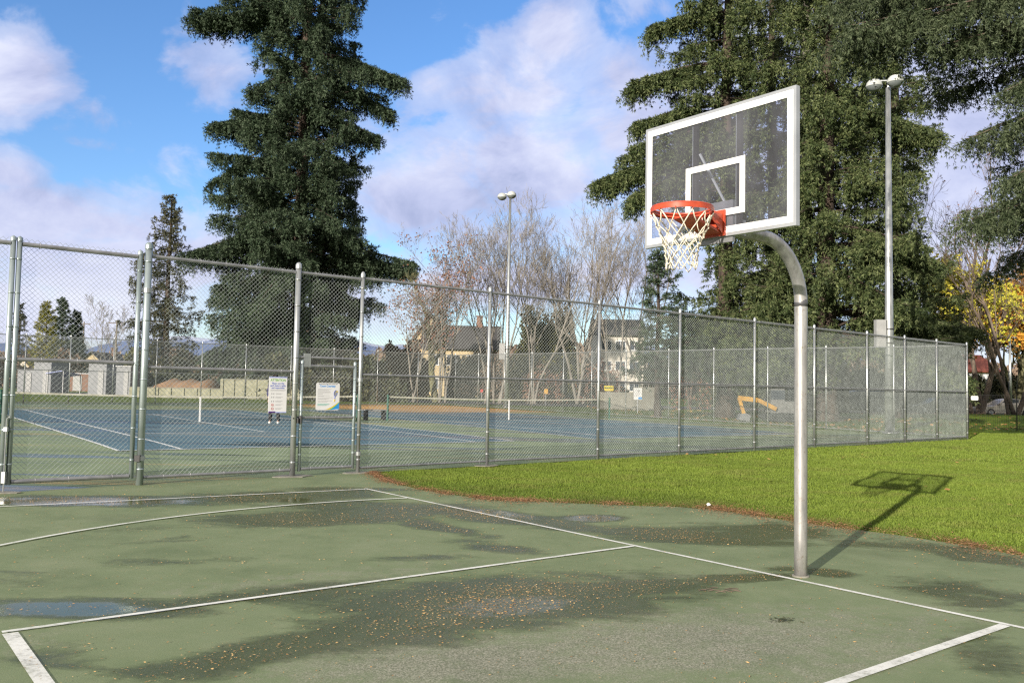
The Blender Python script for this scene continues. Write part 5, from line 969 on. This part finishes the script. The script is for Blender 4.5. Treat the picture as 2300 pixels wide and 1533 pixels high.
# portable blue cabin
def cabin(label, px0, px1, ytop, depth, name='portable_toilet'):
    a, b = atY(px0, ytop, depth), atY(px1, ytop, depth); cx = (a[0] + b[0]) / 2; zg = float(terr(cx, depth)); H = a[2] - zg; w_ = b[0] - a[0]; T = thing(name, label, 'cabin', (cx, depth, zg)); mb = MB(); mb.box([cx, depth, zg + H * .45], [w_, w_, H * .9]); mb.build('wall', M['blue'], T); mb = MB(); mb.lathe([cx, depth, zg + H * .9], [(w_ * .74, 0), (w_ * .7, H * .05), (w_ * .3, H * .1), (.001, H * .105)], 4, [[.7071, .7071, 0], [-.7071, .7071, 0], [0, 0, 1]]); mb.build('roof', M['greylight'], T); mb = MB(); mb.box([cx, depth - w_ / 2 - .02, zg + H * .43], [w_ * .7, .05, H * .78]); mb.build('door', M['blue'], T); return T
cabin('blue portable cabin behind the far fence between two shrubs', 1236, 1262, 848, 84); cabin('dark blue portable cabin left of the middle floodlight', 1000, 1016, 868, 95); cabin('blue cabin next to the beige house, right one of the pair', 1021, 1033, 868, 97)
T = thing('tarpaulin', 'light blue tarpaulin stretched over a low frame between the grey sheds', 'tarp', (*atY(137, 832, 72)[:2], 0)); a, b = atY(117, 838, 72), atY(156, 832, 72); mb = MB(); mb.add([[a[0], 71, a[2]], [b[0], 71, b[2]], [b[0], 74, b[2] - .3], [a[0], 74, a[2] - .3], [a[0], 71, a[2] - .04], [b[0], 71, b[2] - .04], [b[0], 74, b[2] - .34], [a[0], 74, a[2] - .34]], [[0, 1, 2, 3], [7, 6, 5, 4], [0, 4, 5, 1], [2, 6, 7, 3]]); mb.build('sheet', M['ink_lav'], T); mb = MB()
for q_ in (a, b):
    for yy_ in (71.05, 73.9): mb.cyl([q_[0], yy_, 0], [q_[0], yy_, q_[2] - .06 - (.28 if yy_ > 72 else 0)], .04, n=6)
mb.build('frame', M['galv_dull'], T)
# excavator
ex = atY(1680, 900, 66); zg = float(terr(ex[0], 66)); T = thing('excavator', 'yellow excavator with folded arm parked behind the far fence, left of the brick house', 'excavator', (ex[0], 66, zg)); x, z = ex[0], zg; exT = T
def seg3(mb, p, q, w_, t): p = np.array(p, float); q = np.array(q, float); d = q - p; L_ = np.linalg.norm(d); d /= L_; n_ = np.array([-d[2], 0, d[0]]); mb.box((p + q) / 2, [L_, t, w_], [d, [0, 1, 0], n_])
mb = MB(); seg3(mb, [x - 1.35, 65, z + 1.75], [x + .1, 65, z + 1.6], .34, .3); seg3(mb, [x + .1, 65, z + 1.62], [x + 1.5, 65, z + .95], .30, .3); mb.build('boom', M['yellow'], T)
mb = MB(); seg3(mb, [x - 1.3, 65, z + 1.75], [x - .9, 65, z + .45], .24, .24); mb.build('stick', M['yellow'], T); mb = MB(); mb.prism([(-.5, 0), (.3, -.1), (.4, .35), (.05, .5), (-.35, .45)], [x - .9, 65, z + .1], [1, 0, 0], [0, 0, 1], [0, 1, 0], .8); mb.build('bucket', M['galv_dull'], T)
mb = MB(); mb.box([x + 2.3, 66, z + 1.1], [2.2, 1.7, .9]); mb.box([x + 1.75, 65.9, z + 2.0], [1.0, 1.2, 1.0]); mb.build('body', M['roofgrey'], T); mb = MB(); mb.box([x + 1.75, 65.9, z + 2.03], [1.04, 1.24, .7]); mb.build('cab_window', M['glass'], T)
for yy_ in (65.2, 66.8): mb = MB(); mb.prism([(1.5 * cos(t) * (1 if abs(cos(t)) < .8 else 1), .34 * sin(t)) for t in np.linspace(0, 2 * pi, 18, endpoint=False)], [x + 2.2, yy_, z + .34], [1, 0, 0], [0, 0, 1], [0, 1, 0], .4); mb.build('track', M['black'], T)
M['tyre'] = plain('tyre_rubber', (.02, .02, .021), .8); M['silver'] = simple('silver_car_paint', (.55, .50, .43), (.52, .47, .41), 1, .3, .25); M['darkpaint'] = plain('dark_car_paint', (.03, .033, .04), .25, .2); M['carlamp'] = plain('headlight_glass', (.7, .72, .75), .1); M['redlamp'] = plain('tail_light', (.5, .02, .02), .2); M['redcar'] = plain('red_car_paint', (.30, .02, .02), .3, .1)
def car(name, label, x0, depth, mat, kind='sedan', flip=1, Lc=4.7, zoff=0.):
    zg = float(terr(x0 + Lc / 2, depth)) + zoff; T = thing(name, label, 'car', (x0, depth, zg), 0 if flip > 0 else pi)
    if kind == 'sedan': low = [(0, .38), (.02, .62), (.25, .72), (1.15, .86), (2.0, .95), (3.7, .98), (4.55, .93), (4.7, .70), (4.68, .36), (4.25, .25), (.4, .25)]; top = [(1.25, .88), (1.95, 1.33), (2.5, 1.43), (3.1, 1.42), (3.75, 1.25), (4.25, .97)]; wx = (.85, 3.65); wr = .31; hw = .85
    else: low = [(0, .45), (.02, .85), (.2, 1.0), (1.1, 1.1), (4.6, 1.15), (4.7, .9), (4.68, .4), (4.3, .32), (.4, .32)]; top = [(1.0, 1.08), (1.55, 1.72), (2.2, 1.82), (4.3, 1.80), (4.55, 1.14)]; wx = (.85, 3.7); wr = .37; hw = .92
    s_ = Lc / 4.7
    def hull(poly, taper, nm, mt, hw_, z0=.9):
        n = len(poly); mb = MB(); rows = []
        for f, k in ((-1, 1), (-.86, .995), (.86, .995), (1, 1)): rows.append([[p[0] * s_, f * hw_ * (1 - taper * max(0, (p[1] - z0))), p[1]] for p in poly])
        V = np.array(rows)
        # bevelled shoulders
        V[0, :, 1] *= 1; cen = V[0].mean(0)
        for r_ in (0, 3): V[r_, :, 0] = cen[0] + (V[r_, :, 0] - cen[0]) * .975; V[r_, :, 2] = cen[2] + (V[r_, :, 2] - cen[2]) * .94
        V = V.reshape(-1, 3); i = np.arange(n); j = (i + 1) % n; F = np.concatenate([np.stack([k * n + i, k * n + j, (k + 1) * n + j, (k + 1) * n + i], 1) for k in range(3)]); mb.add(np.concatenate([V, [V[:n].mean(0)], [V[3 * n:].mean(0)]]), F); base = mb.n - len(V) - 2
        mb.t.append(np.concatenate([np.stack([j, i, np.full(n, 4 * n)], 1), np.stack([3 * n + i, 3 * n + j, np.full(n, 4 * n + 1)], 1)]) + base); mb.tm.append(np.zeros(2 * n)); return mb.build(nm, mt, T, local=True)
    hull(low, 0, 'body', mat, hw); hull(top, .28, 'cabin', mat, hw * .94)
    inner = [(cx_ + (p[0] - cx_) * .86, cz_ + (p[1] - cz_) * .80) for cx_, cz_ in ((np.mean([p[0] for p in top]), np.mean([p[1] for p in top]) + .02),) for p in top]; mid = (inner[1][0] + inner[-1][0]) / 2 + .1
    for sd_ in (-1, 1):
        mb = MB(); mb.prism([(p[0] * s_, p[1]) for p in inner], [0, sd_ * hw * .83, 0], [1, 0, 0], [0, -sd_ * -.28 * 0, 1], [0, 1, 0], .10); mb.build('side_window', M['glass'], T, local=True)
        mb = MB(); mb.box([mid * s_, sd_ * (hw * .83 + .052), np.mean([p[1] for p in inner])], [.06, .02, .42]); mb.build('door_pillar', mat, T, local=True)
        mb = MB(); mb.box([1.55 * s_, sd_ * (hw + .08), low[3][1] + .12], [.14, .16, .11]); mb.build('mirror', mat, T, local=True)
        mb = MB(); mb.box([.09, sd_ * hw * .68, low[1][1] + .01], [.16, .38, .13]); mb.build('headlight', M['carlamp'], T, local=True); mb = MB(); mb.box([4.66 * s_, sd_ * hw * .72, low[6 if kind == 'sedan' else 5][1] - .13], [.1, .34, .16]); mb.build('tail_light', M['redlamp'], T, local=True)
        mb = MB(); mb.box([2.35 * s_, sd_ * (hw + .005), low[3][1] - .05], [.16, .02, .035]); mb.box([3.3 * s_, sd_ * (hw + .005), low[3][1] - .03], [.16, .02, .035]); mb.build('door_handle', mat, T, local=True)
        for wx_ in wx:
            c = [wx_ * s_, sd_ * (hw - .07), wr]; AX = [[1, 0, 0], [0, 0, 1], [0, sd_ * 1., 0]]; mb = MB(); mb.lathe(c, [(wr * .6, -.1), (wr * .97, -.1), (wr, -.05), (wr, .06), (wr * .96, .09), (wr * .66, .10)], 24, AX); w_ = mb.build('wheel', M['tyre'], T, local=True, smooth=True); mb = MB(); mb.lathe(c, [(wr * .66, .08), (wr * .6, .05), (wr * .2, .07), (.001, .075)], 20, AX)
            for k in range(6): t = k * pi / 3; mb.box([c[0] + cos(t) * wr * .38, c[1] + sd_ * .085, c[2] + sin(t) * wr * .38], [wr * .5, .02, .05], [[cos(t), 0, sin(t)], [0, 1, 0], [-sin(t), 0, cos(t)]])
            mb.build('rim', M['alu'], w_, local=True)
    return T
xf = atY(2197, 930, 70); car('parked_car', 'silver sedan parked on the street at the right edge, half cut off', xf[0], 70.5, M['silver'])
car('parked_van', 'dark van parked behind the fence, right of the hoop pole', atY(1863, 900, 72)[0], 72, M['darkpaint'], 'van', 1, 4.7)
car('parked_van', 'dark van parked before the brick house, left of the hoop pole', atY(1722, 900, 76)[0], 76, M['darkpaint'], 'van', 1, 4.5)
car('parked_car', 'dark red car among the hedges left of the middle lamp', atY(1002, 880, 104)[0], 104, M['redcar'], 'sedan', 1, 4.5, .3)
car('parked_car', 'pale car behind the russet tree, near the left end of the beige house', atY(884, 880, 100)[0], 100, M['silver'], 'sedan', 1, 4.4, .3)
car('parked_car', 'dark car further right beyond the fence, before the white house', atY(2045, 900, 76)[0], 76, M['darkpaint'], 'sedan', 1, 4.6)
# road strip under the parked cars
m = simple('asphalt_road', (.06, .06, .062), (.045, .045, .047), 3, .9, 0, .2); mb = MB(); xr = np.linspace(-70, 110, 120); V = np.concatenate([[[x, y, float(terr(x, y)) * (1 if y < 100 else 0) + .0] for x in xr] for y in (69, 72.5, 76, 80)]); k = len(xr); a_ = (np.arange(3)[:, None] * k + np.arange(k - 1)[None]).ravel(); V[:, 2] = terr(V[:, 0], V[:, 1]) + .006; mb.add(V, np.stack([a_, a_ + 1, a_ + k + 1, a_ + k], 1)); struct(mb.build('street', m))
exT.location = (atY(1690, 900, 47)[0], 47, float(terr(atY(1690, 900, 47)[0], 47))); exT.scale = (.7, .7, .7)
# street lamp and wire fence at right
sp_ = atY(2270, 930, 66); zg = float(terr(sp_[0], 66)); T = thing('street_lamp', 'slim grey street lamp in front of the silver sedan', 'street lamp', (sp_[0], 66, zg)); zt = atY(2270, 757, 66)[2]; mb = MB(); mb.tube([[sp_[0], 66, zg - .1], [sp_[0], 66, zg + 3.], [sp_[0], 66, zt]], [.14, .10, .07], 10); mb.build('pole', M['galv'], T, smooth=True); mb = MB(); mb.box([sp_[0], 66, zt], [.9, .1, .08]); mb.build('arm', M['galv_dull'], T)
for s_ in (-1, 1): mb = MB(); mb.lathe([sp_[0] + s_ * .42, 66, zt - .04], [(.001, .08), (.12, .06), (.16, 0), (.1, -.05), (.001, -.06)], 10); mb.build('lamp_head', M['grey'], T)
T = thing('wire_fence', 'low black wire mesh fence between the corner of the tennis fence and the right edge', 'fence', (*(C0 + [.3, 9]), 0)); fy = 43.5; xa, xb_ = atY(2176, 990, fy)[0], atY(2420, 990, fy)[0]; zt = atY(2230, 887, fy)[2]
n = int((xb_ - xa) / 2.4)
for k in range(n + 1): x = xa + k * 2.4; mb = MB(); mb.box([x, fy, zt / 2], [.035, .035, zt + .06]); mb.build('post', M['black'], T)
mb = MB(); 
for z in (zt, zt * .55, .12): mb.box([(xa + xb_) / 2, fy, z], [xb_ - xa, .018, .018])
mb.build('rail', M['black'], T); mb = MB()
for x in np.arange(xa, xb_, .11): mb.box([x, fy - .02, zt / 2], [.006, .006, zt])
for z in np.arange(.2, zt, .16): mb.box([(xa + xb_) / 2, fy - .028, z], [xb_ - xa, .006, .006])
mb.build('wire_grid', M['black'], T)
# utility poles
def upole(label, px, ytop, depth):
    p = atY(px, ytop, depth); zg = 0; T = thing('utility_pole', label, 'utility pole', (p[0], depth, zg), group=None); mb = MB(); mb.tube([[p[0], depth, -.2], [p[0], depth, p[2]]], [.22, .14], 8); mb.build('pole', M['bark_pale'], T); mb = MB(); mb.box([p[0], depth - .1, p[2] - .5], [2.8, .12, .14]); mb.box([p[0], depth - .1, p[2] - 4.2], [2.0, .12, .12]); mb.build('crossarm', M['bark_dark'], T); mb = MB()
    for k in (-1.2, -.6, .6, 1.2): mb.lathe([p[0] + k, depth - .1, p[2] - .42], [(.05, 0), (.07, .06), (.03, .16), (.001, .17)], 6)
    mb.build('insulator', M['greylight'], T); return p
u1 = upole('utility pole with crossarm in front of the blue mountains', 263, 719, 150); u2 = upole('second utility pole left of the birch', 189, 722, 175)
# ------------------------------------------------------------ person behind the notice
def skin(name, J, E_, mat, parent, sub=2):
    me = bpy.data.meshes.new(name); me.from_pydata([j[:3] for j in J], E_, []); o = bpy.data.objects.new(name, me); COL.objects.link(o); md = o.modifiers.new('s', 'SKIN'); sv = me.skin_vertices[0].data
    for i, j in enumerate(J): sv[i].radius = (j[3], j[4] if len(j) > 4 else j[3])
    sv[0].use_root = True; s2 = o.modifiers.new('d', 'SUBSURF'); s2.levels = s2.render_levels = sub; dg = bpy.context.evaluated_depsgraph_get(); m2 = bpy.data.meshes.new_from_object(o.evaluated_get(dg)); bpy.data.objects.remove(o)
    m2.materials.clear(); m2.materials.append(mat)
    for p in m2.polygons: p.use_smooth = True
    o = bpy.data.objects.new(name, m2); COL.objects.link(o); o.parent = parent; return o
M['skin'] = plain('skin', (.45, .26, .18), .5); M['trouser'] = simple('black_trousers', (.02, .02, .024), (.012, .012, .015), 8, .9); M['jacket'] = simple('navy_jacket', (.035, .03, .10), (.02, .018, .06), 6, .85); M['shoe'] = plain('white_shoe', (.72, .72, .68), .6); M['hair'] = plain('dark_hair', (.02, .015, .012), .7)
pp = G(615, 951); T = thing('person', 'person in black trousers and white shoes standing on the blue court behind the notice', 'person', pp, .2)
J = [(0, 0, .95, .14, .10), (0, .01, 1.18, .12, .09), (0, .01, 1.38, .16, .10), (0, 0, 1.47, .06, .06), (0, -.01, 1.56, .062, .07), (0, -.02, 1.66, .085, .095), (0, -.01, 1.73, .06, .07), (-.10, 0, .90, .09), (-.13, -.02, .50, .06), (-.14, 0, .10, .042), (-.14, -.12, .04, .035), (.10, 0, .90, .09), (.14, -.03, .50, .06), (.15, 0, .10, .042), (.15, -.12, .04, .035),
     (-.19, 0, 1.38, .052), (-.25, .02, 1.12, .040), (-.20, -.14, .93, .030), (.19, 0, 1.38, .052), (.25, .02, 1.12, .040), (.20, -.14, .93, .030)]
skin('body', J, [(0, 1), (1, 2), (2, 3), (3, 4), (4, 5), (5, 6), (0, 7), (7, 8), (8, 9), (9, 10), (0, 11), (11, 12), (12, 13), (13, 14), (2, 15), (15, 16), (16, 17), (2, 18), (18, 19), (19, 20)], M['skin'], T)
skin('trousers', [(0, 0, .96, .155, .115), (-.10, 0, .88, .108), (-.13, -.02, .50, .078), (-.14, 0, .07, .068), (.10, 0, .88, .108), (.14, -.03, .50, .078), (.15, 0, .07, .068)], [(0, 1), (1, 2), (2, 3), (0, 4), (4, 5), (5, 6)], M['trouser'], T)
skin('jacket', [(0, .0, .98, .17, .13), (0, .01, 1.20, .16, .12), (0, .01, 1.38, .185, .12), (0, 0, 1.46, .085, .075), (-.20, 0, 1.38, .068), (-.25, .02, 1.12, .056), (-.21, -.11, .97, .046), (.20, 0, 1.38, .068), (.25, .02, 1.12, .056), (.21, -.11, .97, .046)], [(0, 1), (1, 2), (2, 3), (2, 4), (4, 5), (5, 6), (2, 7), (7, 8), (8, 9)], M['jacket'], T)
for s_ in (-1, 1):
    skin('shoe', [(s_ * .145, .06, .055, .05, .05), (s_ * .148, -.06, .05, .048, .045), (s_ * .15, -.17, .04, .04, .032)], [(0, 1), (1, 2)], M['shoe'], T); h = np.array([s_ * .20, -.14, .93])
    skin('hand', [(h[0], h[1], h[2] - .03, .028, .018), (h[0], h[1] - .015, h[2] - .08, .03, .014)], [(0, 1)], M['skin'], T, 1)
    for k in range(4): x = h[0] + (k - 1.5) * .018; skin('finger', [(x, h[1] - .015, h[2] - .08, .0085), (x, h[1] - .035, h[2] - .115, .008), (x, h[1] - .045, h[2] - .14 - (.01 if k in (1, 2) else 0), .007)], [(0, 1), (1, 2)], M['skin'], T, 1)
    skin('thumb', [(h[0] - s_ * .025, h[1] - .01, h[2] - .05, .01), (h[0] - s_ * .045, h[1] - .035, h[2] - .085, .009)], [(0, 1)], M['skin'], T, 1)
skin('hair', [(0, .01, 1.70, .095, .10), (0, .02, 1.755, .075, .085), (0, .05, 1.64, .07, .06)], [(0, 1), (0, 2)], M['hair'], T)

# ------------------------------------------------------------ small debris
g = G(1600, 1327); T = thing('fallen_twig', 'dark forked twig lying on the court left of the hoop pole base', 'twig', g); mb = MB()
for k in range(9):
    a = rng.uniform(-.35, .35); p = g + np.array([rng.normal(0, .09), rng.normal(0, .03), .008]); l = rng.uniform(.05, .16); mb.tube([p, p + [l * cos(a) * .5, l * sin(a) * .5 + .005, .008], p + [l * cos(a), l * sin(a), .002]], .0035, 5)
mb.build('stick', M['bark_dark'], T)
g = G(1757, 1394); T = thing('debris_patch', 'dark clump of wet leaves in a small hollow on the worn court', 'leaf clump', g); mb = MB(); n = 60; flakes(mb, g[0] + rng.normal(0, .05, n), g[1] + rng.normal(0, .03, n), rng.uniform(.004, .012, n), .015, .035, .5); mb.build('leaves', M['shrubdark'], T, attr='tint')
g = G(1589, 1138); T = thing('paper_scrap', 'tiny crumpled white scrap on the lawn edge', 'litter', g); mb = MB(); mb.add(g + np.array([[0, 0, .01], [.05, .01, .035], [.045, .05, .02], [-.005, .04, .04], [.02, .02, .06]]), [[0, 1, 4], [1, 2, 4], [2, 3, 4], [3, 0, 4]]); mb.build('paper', M['signwhite'], T)
GR = {'chain_link_fence': 'chain link fences round the tennis courts', 'vehicle_gate': 'leaves of the tall double gate', 'light_pole': 'tall twin headed floodlight poles', 'spruce_tree': 'big spruce trees', 'conifer': 'thin conifers at the left', 'cypress_tree': 'dark cypresses', 'bare_tree': 'bare winter trees beyond the courts', 'maple_tree': 'autumn maples at the right', 'house': 'houses behind the park', 'shed': 'sheds behind the tennis courts', 'wall': 'panel walls behind the tennis courts', 'concrete_barrier': 'concrete barriers behind the far fence', 'portable_toilet': 'blue portable cabins', 'parked_car': 'parked cars', 'parked_van': 'parked vans', 'utility_pole': 'utility poles', 'shrub': 'shrubs and hedges round the park'}
for o in list(COL.objects):
    if o.parent is None and 'category' in o.keys() and 'group' not in o.keys():
        k = o.name.split('.')[0]
        if k in GR: o['group'] = GR[k]
